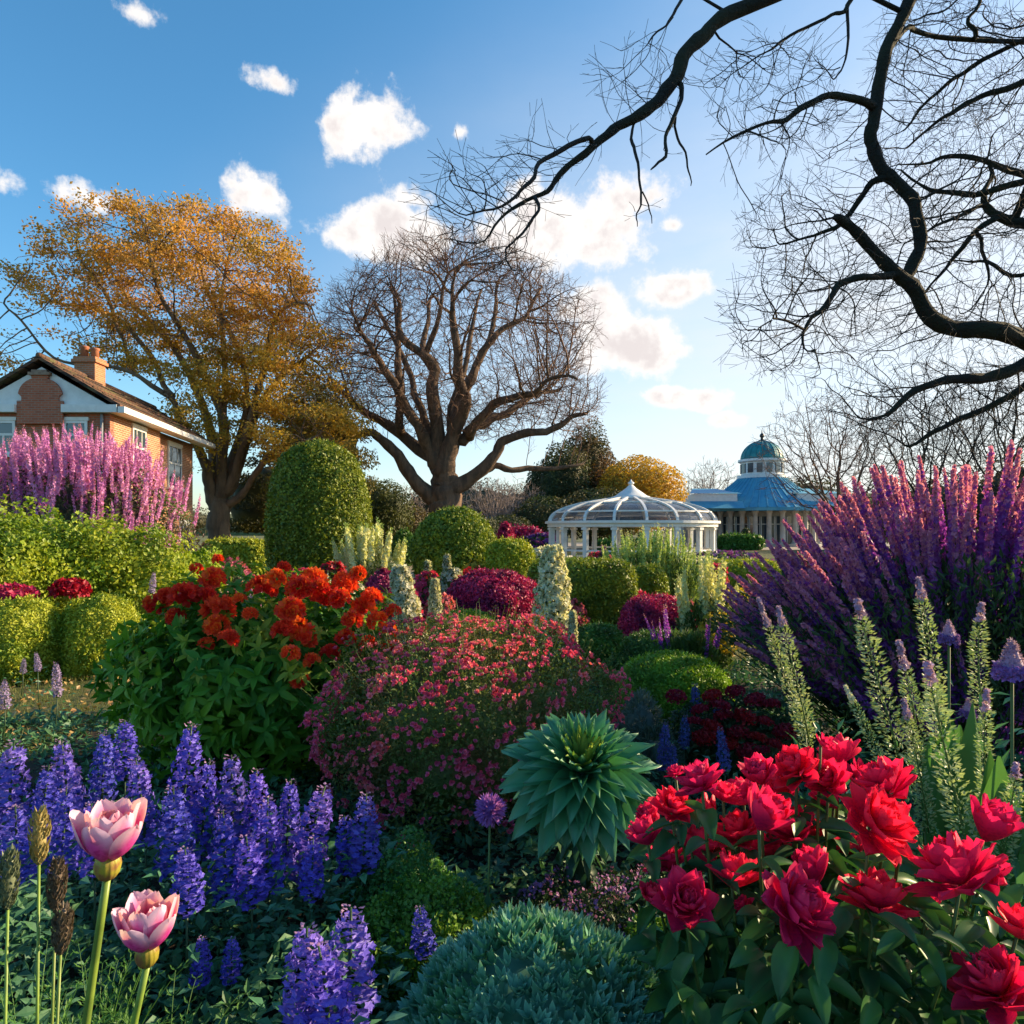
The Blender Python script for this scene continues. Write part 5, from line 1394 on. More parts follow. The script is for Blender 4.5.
def orange_bush():
    r = RNG(300); Y = 5.1; b = P(252, 530, Y); b[2] = 0
    th = empty('flowering_bush', b, 'big dark leaved bush with scarlet and orange flower heads on top', 'flowering bush')
    fn = lumps(r, 30, .28, .22); rad = (1.10, .85, .78); zc = .72
    tm = petal(1, .34, 4, 2, .35, -.5, 'lance')
    g = Geo(); p, N = ell_points(r, 560, (0, 0, zc), rad, fn, -.85, 1.2, .45); k = p[:, 2] > .05; whorls(g, r, p[k], norm(N[k] + [0, 0, .25]), .135, tm)
    p, N = ell_points(r, 2600, (0, 0, zc), rad, fn, -.9, 1.2, .5); k = p[:, 2] > .02; leaves_at(g, r, p[k], N[k], .10, LEAF, 0, .6, .2, .9)
    core_mesh(g, (0, 0, zc), rad, fn, .5, 0, -.85); g.obj('foliage', M_RHL, th)
    g = Geo(); p, N = ell_points(r, 260, (.1, 0, zc + .03), rad, fn, .2, 2, .1); whorls(g, r, p, N, .09, tm, 0, 7, .8); g.obj('young_leaves', M_RHY, th)
    g = Geo()
    for i in range(14):
        a = i * .45 + .2; g.tube([(0, 0, 0), (.4 * math.cos(a), .3 * math.sin(a), .5), (.8 * math.cos(a), .6 * math.sin(a), 1.0)], [.02, .014, .006], 5)
    g.obj('branches', M_BARK_D, th)
    ms = [head_mesh(RNG(310 + v), [M_RED, M_ORG] if v < 2 else [M_ORG, M_RED] if v == 2 else [M_RED, M_RED]) for v in range(4)]
    # heads: (px, py, size px)
    H = [(155, 606, 24), (185, 598, 32), (212, 580, 26), (218, 560, 12), (218, 612, 34), (217, 627, 26), (262, 590, 30), (284, 568, 14), (300, 590, 30), (314, 582, 28), (290, 612, 30), (283, 632, 24), (302, 640, 32), (296, 628, 24), (325, 600, 30),
         (345, 585, 26), (340, 600, 24), (363, 612, 28), (352, 622, 22), (372, 600, 24), (378, 622, 22), (388, 632, 18), (391, 648, 18), (330, 655, 22), (318, 590, 24), (276, 580, 22), (240, 600, 14), (196, 570, 14), (205, 598, 24), (358, 575, 18), (394, 612, 16), (228, 640, 22), (176, 618, 20), (312, 662, 18), (345, 640, 22), (368, 645, 18), (290, 655, 20), (250, 615, 16), (206, 645, 16), (300, 682, 20), (166, 596, 18)]
    for i, (px, py, w_) in enumerate(H):
        yy = Y - .55 - (py - 585) / 700 * 2.2 + r.uniform(-.12, .12) + (.35 if py < 575 else 0) + .25 * abs(px - 270) / 120; q = P(px, py, yy) - b
        o = bpy.data.objects.new('flower_head', ms[[0, 2, 1, 3][i % 4] if px > 250 else [0, 3, 1][i % 3]]); COL.objects.link(o); o.parent = th; o.location = q; s = w_ / F * yy / .27; o.scale = (s, s, s * 1.05)
        o.rotation_euler = (.35, (px - 270) / 400, r.uniform(0, 6))


orange_bush()


# ---- wide bush with many small rose pink flowers
def rose_bush():
    r = RNG(320); Y = 4.45; b = P(470, 530, Y); b[2] = 0
    th = empty('rose_bush', b, 'wide airy bush covered in small rose pink flowers in the centre', 'flowering bush')
    fn = lumps(r, 44, .2, .30); rad = (.97, .95, .80); zc = .52
    g = Geo(); p, N = ell_points(r, 42000, (0, 0, zc), rad, fn, -.7, 1.3, .45); k = p[:, 2] > .02; leaves_at(g, r, p[k], N[k], .027, LEAF, 0, .7, .35, .7)
    for i in range(700):   # fine shoots standing out of the top
        q, nn = ell_points(r, 1, (0, 0, zc), np.array(rad) * .93, fn, .0, 2, .0); q = q[0]; nn = norm(nn[0] + [0, 0, .9] + r.normal(size=3) * .25); l = r.uniform(.08, .22)
        g.tube([q, q + nn * l * .5, q + nn * l], [.0022, .0018, .001], 3)
        leaves_at(g, r, q + nn * np.linspace(0, l, 5)[:, None], np.tile(nn, (5, 1)), .022, LEAF, 0, .3, .2)
    core_mesh(g, (0, 0, zc), rad, fn, .66, 0, -.7)
    g.obj('foliage', leafmat('leaf_rosebush', (.09, .17, .04), (.15, .24, .05), (.20, .18, .06), .3, .5, 3), th)
    M1 = leafmat('petal_rose', (.82, .13, .29), (.66, .08, .24), (.84, .24, .30), .35, .5, 3)
    M2 = leafmat('petal_rose_pale', (.70, .14, .22), (.6, .09, .2), None, .35)
    tm = petal(1, .85, 2, 2, .3, .5, 'petal')
    ms = []
    for v in range(5):
        g = Geo(); rr = RNG(330 + v); nfl = [1, 3, 5, 4, 7][v]
        for f_ in range(nfl):
            c = rr.normal(size=3) * [.016, .016, .008] * (nfl > 1); up = norm(np.array([0, 0, 1.]) + rr.normal(size=3) * .35)
            s_ = norm(np.cross(up, [.2, .9, .1])); t_ = np.cross(up, s_)
            for ring, (nn_, ti, sz) in enumerate([(6, .75, .017), (5, .2, .012)]):
                a = np.arange(nn_) * 2 * math.pi / nn_ + rr.uniform(0, 6); radv = np.cos(a)[:, None] * s_ + np.sin(a)[:, None] * t_
                g.stamp(tm, np.tile(c, (nn_, 1)), frames(norm(radv * math.sin(ti * 1.5) + up * math.cos(ti * 1.5)), up - radv * .5), sz * (1.25 if nfl == 1 else 1) * rr.uniform(.85, 1.15, nn_), 0, True)
        ms.append((g, nfl))
    meshes = [g.mesh('flower_head', [M1 if i != 3 else M2]) for i, (g, _) in enumerate(ms)]
    p, N = ell_points(r, 1050, (0, 0, zc), np.array(rad) * 1.025, fn, -.35, 3, .03); k = (N[:, 1] < .45); p, N = p[k], N[k]
    order = np.argsort(p[:, 1]); p, N = p[order], N[order]
    ex = Geo()
    for i in range(len(p)):
        v = int(r.choice(5, p=[.12, .28, .25, .2, .15])); q = Vector(norm(N[i] + r.normal(size=3) * .3)).to_track_quat('Z', 'Y'); s = r.uniform(.85, 1.35)
        if i < 98:
            o = bpy.data.objects.new('flower_head', meshes[v]); COL.objects.link(o); o.parent = th; o.location = p[i]; o.rotation_mode = 'QUATERNION'; o.rotation_quaternion = q; o.scale = (s,) * 3
        else:
            gg = ms[v][0]; V = np.concatenate(gg.V) @ (np.array(q.to_matrix()) * s).T + p[i]; n0 = ex.n; ex.V.append(V); ex.A.append(np.concatenate(gg.A)); ex.F += [(f + n0, int(v == 3), sm) for f, m_, sm in gg.F]; ex.n += len(V)
    ex.obj('flower_mass', [M1, M2], th)['kind'] = 'stuff'


rose_bush()


# ---- big rosette plant
def rosette():
    r = RNG(340); Y = 3.05; c = P(581, 766, Y); b = np.array([c[0], c[1], 0])
    th = empty('rosette_plant', b, 'large teal green rosette of pointed leaves in the centre foreground', 'plant')
    g = Geo(); N = 190; zc = c[2] - .02
    for i in range(N):
        t = i / (N - 1)             # 0 outermost/lowest, 1 heart
        a = i * 2.39996 + r.uniform(-.1, .1); el = math.radians(-27 + 112 * t ** .9) + r.uniform(-.16, .16)
        L = (.365 - .27 * max(0, t - .1) ** 1.1) * r.uniform(.9, 1.08) * (1.0 if t > .15 else .85); wd = (.38 if t < .35 else .33 if t < .6 else .25)
        V, fs, A = petal(L, L * wd, 7, 4, .55, (-.6 if t < .6 else -.1) + r.uniform(-.35, .35), 'lance', .006, i)
        d = np.array([math.cos(a) * math.cos(el), math.sin(a) * math.cos(el), math.sin(el)]); nn = np.array([-math.cos(a) * math.sin(el), -math.sin(a) * math.sin(el), math.cos(el)])
        tl = math.radians(33); RT = np.array([[1, 0, 0], [0, math.cos(tl), -math.sin(tl)], [0, math.sin(tl), math.cos(tl)]])
        R = RT @ frames(d[None], nn[None])[0]; org = RT @ np.array([math.cos(a) * .035, math.sin(a) * .035, .10 * (t - .5)]) + [0, 0, zc]
        g.add(V @ R.T + org, fs, 0 if t < .86 else 1, A)
    g.obj('leaves', [leafmat('leaf_teal', (.055, .25, .12), (.08, .30, .14), None, .22, .42, along=(.7, 1.0, (.16, .38, .22)), spec=.5), leafmat('leaf_heart', (.42, .52, .07), (.22, .44, .09), None, .3)], th)
    g = Geo(); g.tube([(0, 0, 0), (0, 0, zc * .5), (0, 0, zc)], [.045, .04, .05], 8)
    for q in range(40):
        a = q * 2.4; z = zc * (.15 + .8 * q / 40); V, fs, A = petal(.18, .05, 4, 2, .4, -.8, 'lance'); d = np.array([[math.cos(a) * .8, math.sin(a) * .8, -.5]]); R = frames(norm(d), np.array([[0, 0, 1.]]))[0]; g.add(V @ R.T + [0, 0, z], fs, 0, A)
    g.obj('stem', leafmat('leaf_teal_old', (.03, .10, .06), (.05, .12, .06)), th)


rosette()


# ---- blue grey leafy mound at the bottom
def sage_mound(name, px, ptop, Y, wpx, lab, seed, n, leaf, c, nm, aspect=.38, zs=None):
    r = RNG(seed); b = P(px, 530, Y); b[2] = 0; h = CH + (530 - ptop) / F * Y; rw = wpx / 2 / F * Y
    fn = lumps(r, 50, .2, .10); g = Geo(); tm = petal(1, aspect, 3, 2, .5, .45, 'lance')
    p, N = ell_points(r, n // 6, (0, 0, 0), (rw, rw * .9, h), fn, .02, 2, .1)
    for pp, nn in zip(p, N):
        ax = norm(nn + [0, 0, .55] + r.normal(size=3) * .18); kk = 6; a = r.uniform(0, 6) + np.arange(kk) * 2.4
        s_ = norm(np.cross(ax, rdir(r, 1)[0])); t_ = np.cross(ax, s_); rad = np.cos(a)[:, None] * s_ + np.sin(a)[:, None] * t_
        d = norm(ax * r.uniform(.5, 1.4, (kk, 1)) + rad * .75); g.stamp(tm, pp + rad * leaf * .1, frames(d, ax - rad * .6), leaf * r.uniform(.65, 1.15, kk), 0, True)
    core_mesh(g, (0, 0, 0), (rw, rw * .9, h), fn, .86, 0, .0)
    return tag(g.obj(name, leafmat(nm, *c), None, b), lab, 'plant')


sage_mound('sage_mound', 541, 930, 2.2, 306, 'blue green mound of small upright leaves at the bottom centre', 350, 12500, .054, ((.13, .36, .27), (.18, .43, .32), (.11, .31, .14), .2, .5, 6, (.75, 1, (.32, .52, .42))), 'leaf_bluegreen')
sage_mound('silver_tuft', 641, 694, 5.6, 50, 'silvery grey tuft between the pink bush and the dark red flowers', 351, 2400, .06, ((.22, .28, .24), (.16, .22, .19), None, .2), 'leaf_silver', .16)
sage_mound('silver_tuft', 655, 728, 4.6, 60, 'dull grey green tuft right of the pink bush', 352, 2400, .06, ((.07, .12, .09), (.10, .15, .11), None, .2), 'leaf_greygreen', .16)


# ---- green small leaved mounds
def near_mound(px, ptop, Y, wpx, lab, seed, n, leaf, mat, zmin=-.02, group='low leafy mounds in the foreground', ry=.85, lump=.22):
    r = RNG(seed); b = P(px, 530, Y); b[2] = 0; h = CH + (530 - ptop) / F * Y; rw = wpx / 2 / F * Y
    fn = lumps(r, 46, .2, lump); g = Geo(); p, N = ell_points(r, n, (0, 0, 0), (rw, rw * ry, h), fn, zmin, 1.6, .22)
    leaves_at(g, r, p, N, leaf, LEAFW, 0, .6, .35, .6); core_mesh(g, (0, 0, 0), (rw, rw * ry, h), fn, .72, 0, .0)
    return tag(g.obj('leafy_mound', mat, None, b), lab, 'plant', group)


MG1 = leafmat('leaf_fresh', (.14, .28, .03), (.20, .36, .04), (.08, .2, .03), .3, .45, 5)
MG2 = leafmat('leaf_box_dark', (.06, .17, .04), (.09, .22, .04), (.04, .12, .03), .25, .45, 5)
near_mound(405, 838, 3.0, 150, 'dark green small leaved mound below the pink bush', 360, 12000, .018, MG2)
near_mound(432, 880, 2.7, 190, 'brighter green mound between the blue spikes and the blue green mound', 361, 13000, .019, MG1)
near_mound(350, 940, 2.5, 110, 'green mound low behind the big blue flower cluster', 362, 7000, .02, MG1)
near_mound(650, 925, 2.65, 130, 'green mound between the blue green mound and the crimson flowers', 363, 9000, .02, MG1)
near_mound(480, 965, 2.35, 60, 'green sprig mound at the left edge of the blue green mound', 364, 3000, .02, MG2)


def low_purple():
    r = RNG(370)
    for q, (px, pt, Y, wpx, lab) in enumerate([(550, 872, 2.95, 120, 'low mauve flowered plant left under the rosette'), (640, 868, 3.0, 130, 'low mauve flowered plant right under the rosette'), (600, 885, 2.75, 120, 'low mauve flowered plant in front of the rosette')]):
        b = P(px, 530, Y); b[2] = 0; h = CH + (530 - pt) / F * Y; rw = wpx / 2 / F * Y
        th = empty('mauve_groundcover', b, lab, 'flowers', 'low mauve flowers under the rosette')
        g = Geo(); fn = lumps(r, 30, .25, .25); p, N = ell_points(r, 5000, (0, 0, 0), (rw, rw * .8, h), fn, 0, 1.5, .25); leaves_at(g, r, p, N, .016, LEAF, 0, .6, .3); core_mesh(g, (0, 0, 0), (rw, rw * .8, h), fn, .7, 0, 0)
        g.obj('foliage', leafmat('leaf_deepgreen', (.02, .05, .02), (.035, .07, .025)), th)
        g = Geo(); p, N = ell_points(r, 1300, (0, 0, 0), (rw * 1.03, rw * .84, h * 1.04), fn, 0, 2, .08); k = np.sin(p[:, 0] * 30) * np.sin(p[:, 1] * 30 + p[:, 2] * 20) > -.15; p, N = p[k], N[k]
        g.stamp(FL4, p, frames(rdir(r, len(p)), norm(N + r.normal(size=N.shape) * .4)), .0085 * r.uniform(.6, 1.2, len(p))); g.obj('flowers', leafmat('petal_mauve', (.42, .17, .44), (.3, .11, .34), None, .3), th)


low_purple()


# ---- dark red flowers with small blue spikes
def dark_red():
    r = RNG(380); b = P(735, 530, 4.9); b[2] = 0
    th = empty('dark_red_flower_bush', b, 'low bush with flat dark red flower heads in shade behind the crimson blooms', 'flowering bush')
    g = bush_geo(r, (.62, .42, .36), 4200, .045, lumps(r, 30, .3, .2), .3, LEAF, core=.7); g.obj('foliage', leafmat('leaf_deepgreen', (.02, .05, .02), (.035, .07, .025)), th)
    m = []
    for v in range(2):
        gg = Geo(); p, N = ell_points(r, 240, (0, 0, 0), (.06, .06, .028), None, -.3, 3, .2); leaves_at(gg, r, p, N, .022, LEAFW, 0, .9, .2); core_mesh(gg, (0, 0, 0), (.055, .055, .022)); m.append(gg.mesh('flower_head', [leafmat('petal_darkred', (.36, .01, .025), (.24, .006, .02), None, .3)]))
    for i, (px, py) in enumerate([(712, 696), (735, 692), (755, 700), (700, 710), (724, 716), (745, 717), (765, 722), (712, 727), (738, 733), (757, 738), (775, 745), (728, 745), (748, 752), (693, 722), (720, 706), (676, 697), (704, 738), (770, 705), (784, 732), (760, 752)]):
        yy = 4.9 - .12 - (py - 690) * .0045; q = P(px, py, yy) - b; o = bpy.data.objects.new('flower_head', m[i % 2]); COL.objects.link(o); o.parent = th; o.location = q; o.rotation_euler = (.3, 0, r.uniform(0, 6)); s = r.uniform(.8, 1.15); o.scale = (s, s, s)


dark_red()

# ---- blue and violet flower spikes (each one a plant)
MB1 = leafmat('floret_blue', (.095, .075, .60), (.06, .045, .46), (.16, .12, .68), .3, .5, 9)
MB2 = leafmat('floret_violet', (.14, .10, .60), (.09, .065, .48), (.22, .16, .66), .3, .5, 9)
MB3 = leafmat('floret_blue_small', (.09, .12, .42), (.06, .08, .34), None, .3)
MBT = leafmat('bud_mauve', (.40, .22, .40), (.28, .18, .34), None, .3)
ML_T = leafmat('leaf_teal_dark', (.055, .18, .09), (.09, .25, .11), (.08, .22, .15), .25, .45, 6)
DEL = []
_r = RNG(400)
for v in range(4):
    L, R = .46, .042
    DEL.append((spike_geo(_r, L, R, 230, FL5, .0165, .005, .05, 2, .06, upw=.1, taper=.72, tipfrac=.06), L))


def delph(px, ptop, plen, wpx, Y, lab, v, m=MB1, seed=0, tilt=0, group='blue violet flower spikes in the left foreground', leaves=70, spread=.16):
    r = RNG(500 + seed); b = P(px, 530, Y); b[2] = 0; zt = CH + (530 - ptop) / F * Y; L = plen / F * Y
    th = empty('flower_spike_plant', b, lab, 'flower', group)
    s = L / DEL[v][1]; sw = (wpx / 2 / F * Y) / .051
    key = ('del', v, m.name)
    if key not in MATS: MATS[key] = DEL[v][0].mesh('flower_spike', [M_STEMD, m, MBT])
    o = bpy.data.objects.new('flower_spike', MATS[key]); COL.objects.link(o); o.parent = th; o.location = (0, 0, zt - L); o.scale = (sw, sw, s); o.rotation_euler = (r.uniform(-.10, .10), tilt * 1.3, r.uniform(0, 6))
    g = Geo(); g.tube([(r.uniform(-.05, .05), r.uniform(-.05, .05), 0), (0, 0, (zt - L) * .6), (0, 0, zt - L + .03)], [.006, .005, .004], 5)
    g.obj('stem', M_STEMD, th)
    g = Geo(); stem_leaves(g, r, leaves, .05, max(.1, zt - L * .75), spread, .06, LEAF, 0); g.obj('leaves', ML_T, th)


D = [(8, 745, 110, 46, 2.9, 0), (40, 768, 85, 34, 2.8, 1), (72, 737, 105, 36, 3.0, 2), (101, 733, 80, 30, 3.15, 3), (125, 721, 60, 30, 3.3, 0), (62, 790, 90, 34, 2.7, 1), (95, 800, 80, 34, 2.65, 2), (146, 756, 90, 36, 3.0, 3), (178, 724, 120, 40, 3.1, 1),
     (176, 790, 90, 44, 2.75, 0), (200, 757, 110, 32, 3.05, 2), (232, 757, 90, 38, 3.1, 3), (226, 815, 90, 38, 2.75, 0), (257, 770, 90, 34, 3.05, 1), (268, 800, 95, 40, 2.8, 2), (252, 835, 70, 38, 2.65, 3), (303, 786, 95, 46, 2.95, 0), (285, 780, 100, 34, 3.1, 1), (310, 840, 60, 30, 2.75, 2),
     (362, 795, 80, 38, 2.9, 1), (350, 815, 60, 30, 2.95, 3), (187, 845, 70, 38, 2.5, 2), (20, 800, 90, 40, 2.6, 3), (345, 915, 110, 66, 1.95, 0), (310, 922, 110, 60, 1.9, 1), (327, 945, 100, 60, 1.85, 2), (425, 908, 48, 28, 2.5, 3), (232, 938, 45, 24, 2.4, 1), (199, 938, 50, 24, 2.4, 2), (77, 755, 90, 34, 3.2, 0)]
places = ['at the very left edge, tallest there', 'short, just right of the leftmost spike', 'tall one above the left pink flower', 'slim one left of the small isolated top spike', 'small topmost one by the dark bush shade', 'low one left behind the upper pink flower', 'low one directly behind the upper pink flower',
          'mid height one right of the upper pink flower', 'tallest of the row, with a pale tip', 'broad low one in front of the tallest', 'slim one just right of the tallest', 'mid row one with a rounded top', 'low one right of the broad low one', 'slim one in the gap of the right half',
          'broad one with a long hanging shape', 'lowest one at the foot of the row', 'broad pale topped one at the right end of the row', 'slim one behind the right end of the row', 'short one under the right end of the row', 'lone one before the pink bush', 'short one leaning on the lone spike',
          'low one beside the second pink flower', 'short broad one by the left edge seedheads', 'big close one at the bottom, right half', 'big close one at the bottom, left half', 'big close one at the bottom, lowest', 'small one right of the big close cluster', 'tiny one low in the dark leaves', 'tiny one farther left low in the dark leaves', 'one half hidden behind the tall left one']
for q, ((px, pt, pl, wpx, Y, v), pl_) in enumerate(zip(D, places)):
    delph(px, pt, pl, wpx, Y, 'blue violet flower spike, ' + pl_, v, MB2 if q in (0, 2, 7, 11, 16, 19, 23, 24) else MB1, q, (_r.uniform(-.1, .1)))
for q, (px, pt, pl, wpx, Y, pl_) in enumerate([(697, 683, 60, 17, 5.0, 'left of the dark red flowers'), (663, 722, 50, 16, 4.3, 'below the silvery tuft'), (725, 728, 45, 16, 4.2, 'in front of the dark red flowers'), (684, 715, 34, 14, 4.6, 'small, between the two left ones'), (717, 703, 26, 12, 4.8, 'tiny, among the dark red flowers'), (672, 745, 30, 13, 4.2, 'lowest, under the rosette side')]):
    delph(px, pt, pl, wpx, Y, 'small deep blue flower spike, ' + pl_, q % 4, MB3, 40 + q, 0, 'small deep blue spikes beside the dark red flowers', 40)
for q, (px, pt, pl, wpx, Y, pl_) in enumerate([(57, 662, 36, 12, 6.2, 'lilac, on the left grass'), (5, 680, 30, 12, 5.8, 'lilac, at the left edge on the grass'), (38, 652, 20, 8, 7, 'small pale, on the left grass'), (152, 572, 22, 8, 10, 'small pale, behind the hedge end'), (23, 658, 16, 7, 7.4, 'tiny pale, on the left grass')]):
    delph(px, pt, pl, wpx, Y, 'small thin flower spike, ' + pl_, q % 4, leafmat('floret_lilac', (.34, .27, .46), (.26, .2, .4), None, .3), 60 + q, 0, 'small thin spikes on the left lawn', 20)


# ---- undergrowth under the foreground plants
def undergrowth():
    r = RNG(410); g = Geo(); tm = LEAF
    n = 90000; y = 1.7 + 7.5 * r.uniform(0, 1, n) ** 1.5; x = r.uniform(-.85, .85, n) * (y + .6); kk = (y < 6.6) | (x > 0); x, y = x[kk], y[kk]; n = len(x); left = x < -.55 * y - .2
    h = np.where(left, .55 - .45 * np.clip((y - 2.6) / 1.4, 0, 1), .38 - .14 * np.clip((y - 2.5) / 2, 0, 1) - .1 * (y > 6.6)); z = h * r.uniform(0, 1, n) ** .7 * (.75 + .4 * np.sin(x * 7) * np.sin(y * 6))
    k = (z > 0); x, y, z = x[k], y[k], z[k]; n = len(x)
    d = norm(np.column_stack([r.normal(size=n), r.normal(size=n) - .3, np.abs(r.normal(size=n)) * .6 + .1]))
    g.stamp(tm, np.column_stack([x, y, z]), frames(d, np.array([[0, -.3, 1.]]) + r.normal(size=(n, 3)) * .4), (.05 + .006 * (y - 2)) * r.uniform(.5, 1.25, n))
    tag(g.obj('undergrowth', leafmat('leaf_under', (.045, .13, .055), (.08, .19, .07), (.06, .16, .10), .2, .5, 3)), 'dark leafy undergrowth filling the bed between the flowers', 'undergrowth', kind='stuff')


undergrowth()


# ---- feathery leaf plants at the bottom left
def ferny():
    for q, (px, Y, h, n, lab) in enumerate([(30, 1.75, .72, 60, 'feathery bright green leaves at the bottom left corner'), (95, 1.9, .66, 50, 'feathery green leaves around the pink flower stems'), (165, 1.8, .62, 36, 'feathery green leaves at the bottom right of the pink flowers')]):
        r = RNG(420 + q); b = P(px, 530, Y); b[2] = 0; g = Geo()
        for i in range(n):
            a = r.uniform(0, 6.28); out = r.uniform(.05, .28); z1 = h * r.uniform(.55, 1.0); p0 = np.array([0, 0, z1 * .3]); p2 = np.array([math.cos(a) * out, math.sin(a) * out, z1]); p1 = (p0 + p2) / 2 + [0, 0, .08]
            t = np.linspace(0, 1, 9)[:, None]; cv = (1 - t) ** 2 * p0 + 2 * t * (1 - t) * p1 + t * t * p2; cv[:, 2] -= .06 * t[:, 0] ** 3
            g.tube(cv, np.linspace(.0022, .0008, 9), 3); tg = norm(np.gradient(cv, axis=0))
            for sd in (-1, 1):
                idx = np.arange(3, 9); sv = norm(np.cross(tg[idx], [0, 0, 1.])) * sd; d = norm(sv + tg[idx] * .7)
                for kx, ll in ((0, .036), (1, .024)):
                    g.stamp(LEAFN, cv[idx] + d * kx * .012, frames(norm(d + kx * tg[idx] * .8), np.tile([0, 0, 1.], (len(idx), 1)) + r.normal(size=(len(idx), 3)) * .25), ll * (1.15 - .6 * t[idx, 0]))
        g.tube([(0, 0, 0), (0, 0, h * .5)], .004, 4)
        tag(g.obj('feathery_plant', leafmat('leaf_feather', (.06, .17, .03), (.10, .24, .035), None, .3), None, b), lab, 'plant', 'feathery plants at the bottom left')


ferny()


# ---- two pink tulip like flowers
def tulip_petal_mat():
    m = leafmat('petal_pinkwhite', (.72, .05, .42), (.78, .12, .50), (.60, .04, .30), .3, .45, 90, along=(.42, .80, (.86, .60, .80)))
    return m


def pinkflower(px, py, Y, wpx, foot, lab, seed, tilt):
    r = RNG(seed); s = wpx / F * Y * .80; top = P(px, py, Y); yg = HY + CH * F / Y; fp = P(px + (foot - px) * (yg - py) / (1024 - py), yg, Y); b = np.array([fp[0], Y, 0])
    th = empty('pink_flower', b, lab, 'flower')
    base = top - b; base[2] -= s * .42
    ax = norm(np.array([tilt, -.12, 1.])); s_ = norm(np.cross(ax, [0, 1, 0])); t_ = np.cross(ax, s_)
    mo = tulip_petal_mat(); mi = leafmat('petal_magenta', (.62, .03, .22), (.7, .06, .28), None, .3, .45, along=(.4, .85, (.84, .45, .58)))
    for ring, (n, ti, Lp, W_, cu, off) in enumerate([(5, 24, .90, .56, .06, .3), (6, 16, .94, .50, .0, .52), (5, 9, .82, .40, 0, .2), (4, 3, .64, .30, .25, .6)]):
        for i in range(n):
            a = off + i * 2 * math.pi / n + r.uniform(-.12, .12); rad = math.cos(a) * s_ + math.sin(a) * t_; t = math.radians(ti + r.uniform(-5, 6))
            V, fs, A = petal(Lp * s * r.uniform(.92, 1.06), W_ * s, 9, 6, .45, cu * r.uniform(.8, 1.1), 'petal', .016 * s, seed * 10 + ring * 7 + i)
            V[:, 2] -= .12 * s * np.sin(A * math.pi) + .10 * s * np.clip(A - .7, 0, 1) * (2 if ring < 2 else 0); A = np.clip(A * .72 + .34 * np.tile(np.abs(np.linspace(-1, 1, 7)), 10) ** 1.5, 0, 1)
            d = rad * math.sin(t) + ax * math.cos(t); nn = -rad * math.cos(t) + ax * math.sin(t)
            g = Geo(); g.add(V @ frames(d[None], nn[None])[0].T + base + rad * s * (.13 - ring * .03) + ax * s * .02, fs, 0, A); g.obj('petal', mo if (ring == 0 or (ring == 1 and i % 3)) else mi, th)
    # ribbed yellow green calyx and thick stem
    g = Geo(); R = frames(ax[None], s_[None])[0]
    def wob(V):
        a = np.arctan2(V[..., 1], V[..., 0]); rr = 1 + .05 * np.sin(a * 14); V = V.copy(); V[..., 0] *= rr; V[..., 1] *= rr; return V
    prof = [(.05, -.36), (.13, -.30), (.185, -.20), (.2, -.1), (.19, -.02), (.17, .04), (.1, .09)]
    gg = Geo(); gg.lathe([(a * s, z * s) for a, z in prof], 42, wob=wob); V = np.concatenate(gg.V); M = np.stack([s_, t_, ax], 1); g.add(V @ M.T + base, [f for f, _, _ in gg.F])
    g.obj('calyx', leafmat('calyx_gold', (.40, .33, .03), (.30, .28, .04), (.26, .12, .05), .15, .5, 40), th)
    g = Geo(); e = base - ax * s * .33; t = np.linspace(0, 1, 14)[:, None]; m = np.array([e[0] * .5 - .012, .01, e[2] * .5])
    cv = (1 - t) ** 2 * np.array([0, 0, 0]) + 2 * t * (1 - t) * m + t * t * e; g.tube(cv, np.linspace(.085, .062, 14) * s, 10)
    g.obj('stem', leafmat('stem_fresh', (.24, .34, .05), (.20, .30, .05), (.14, .22, .04), .12, .4, 14), th)


pinkflower(108, 834, 1.30, 76, 84, 'upper pink and white cup shaped flower on a thick stem', 430, .12)
pinkflower(147, 926, 1.22, 68, 128, 'lower pink and white cup shaped flower leaning right', 431, .06)


def seedhead(px, pt, plen, wpx, Y, foot, lab, seed, c):
    r = RNG(seed); top = P(px, pt, Y); L = plen / F * Y; R = wpx / 2 / F * Y; fp = P(foot, 1100, Y); b = np.array([fp[0], Y, 0]); th = empty('seed_head_plant', b, lab, 'plant', 'seed heads at the bottom left')
    e = top - b; d = norm(np.array([(px - foot) * .0035, 0, 1.])); n = 240; s = r.uniform(0, 1, n); a = np.arange(n) * 2.4; rr = R * np.sin(math.pi * np.clip(s * .93 + .05, 0, 1)) ** .6
    ca = np.stack([np.cos(a), np.sin(a), a * 0], -1); pos = e - d * L + s[:, None] * d * L + ca * rr[:, None] * .8
    g = Geo(); g.stamp(LEAF, pos, frames(norm(ca * .5 + d), ca), R * .95 * r.uniform(.7, 1.2, n)); g.tube([e - d * L, e - d * L * .6, e - d * .2 * L, e], [R * .3, R * .75, R * .6, R * .1], 8)
    g.obj('seed_head', leafmat('seed_' + c[0], c[1], c[2], None, .15), th)
    g = Geo(); q = e - d * L * .95; g.tube([(0, 0, 0), q * [.5, .5, .55], q], [.0045, .004, .0032], 6); g.obj('stem', leafmat('stem_fresh', (.24, .34, .05), (.2, .3, .05)), th)


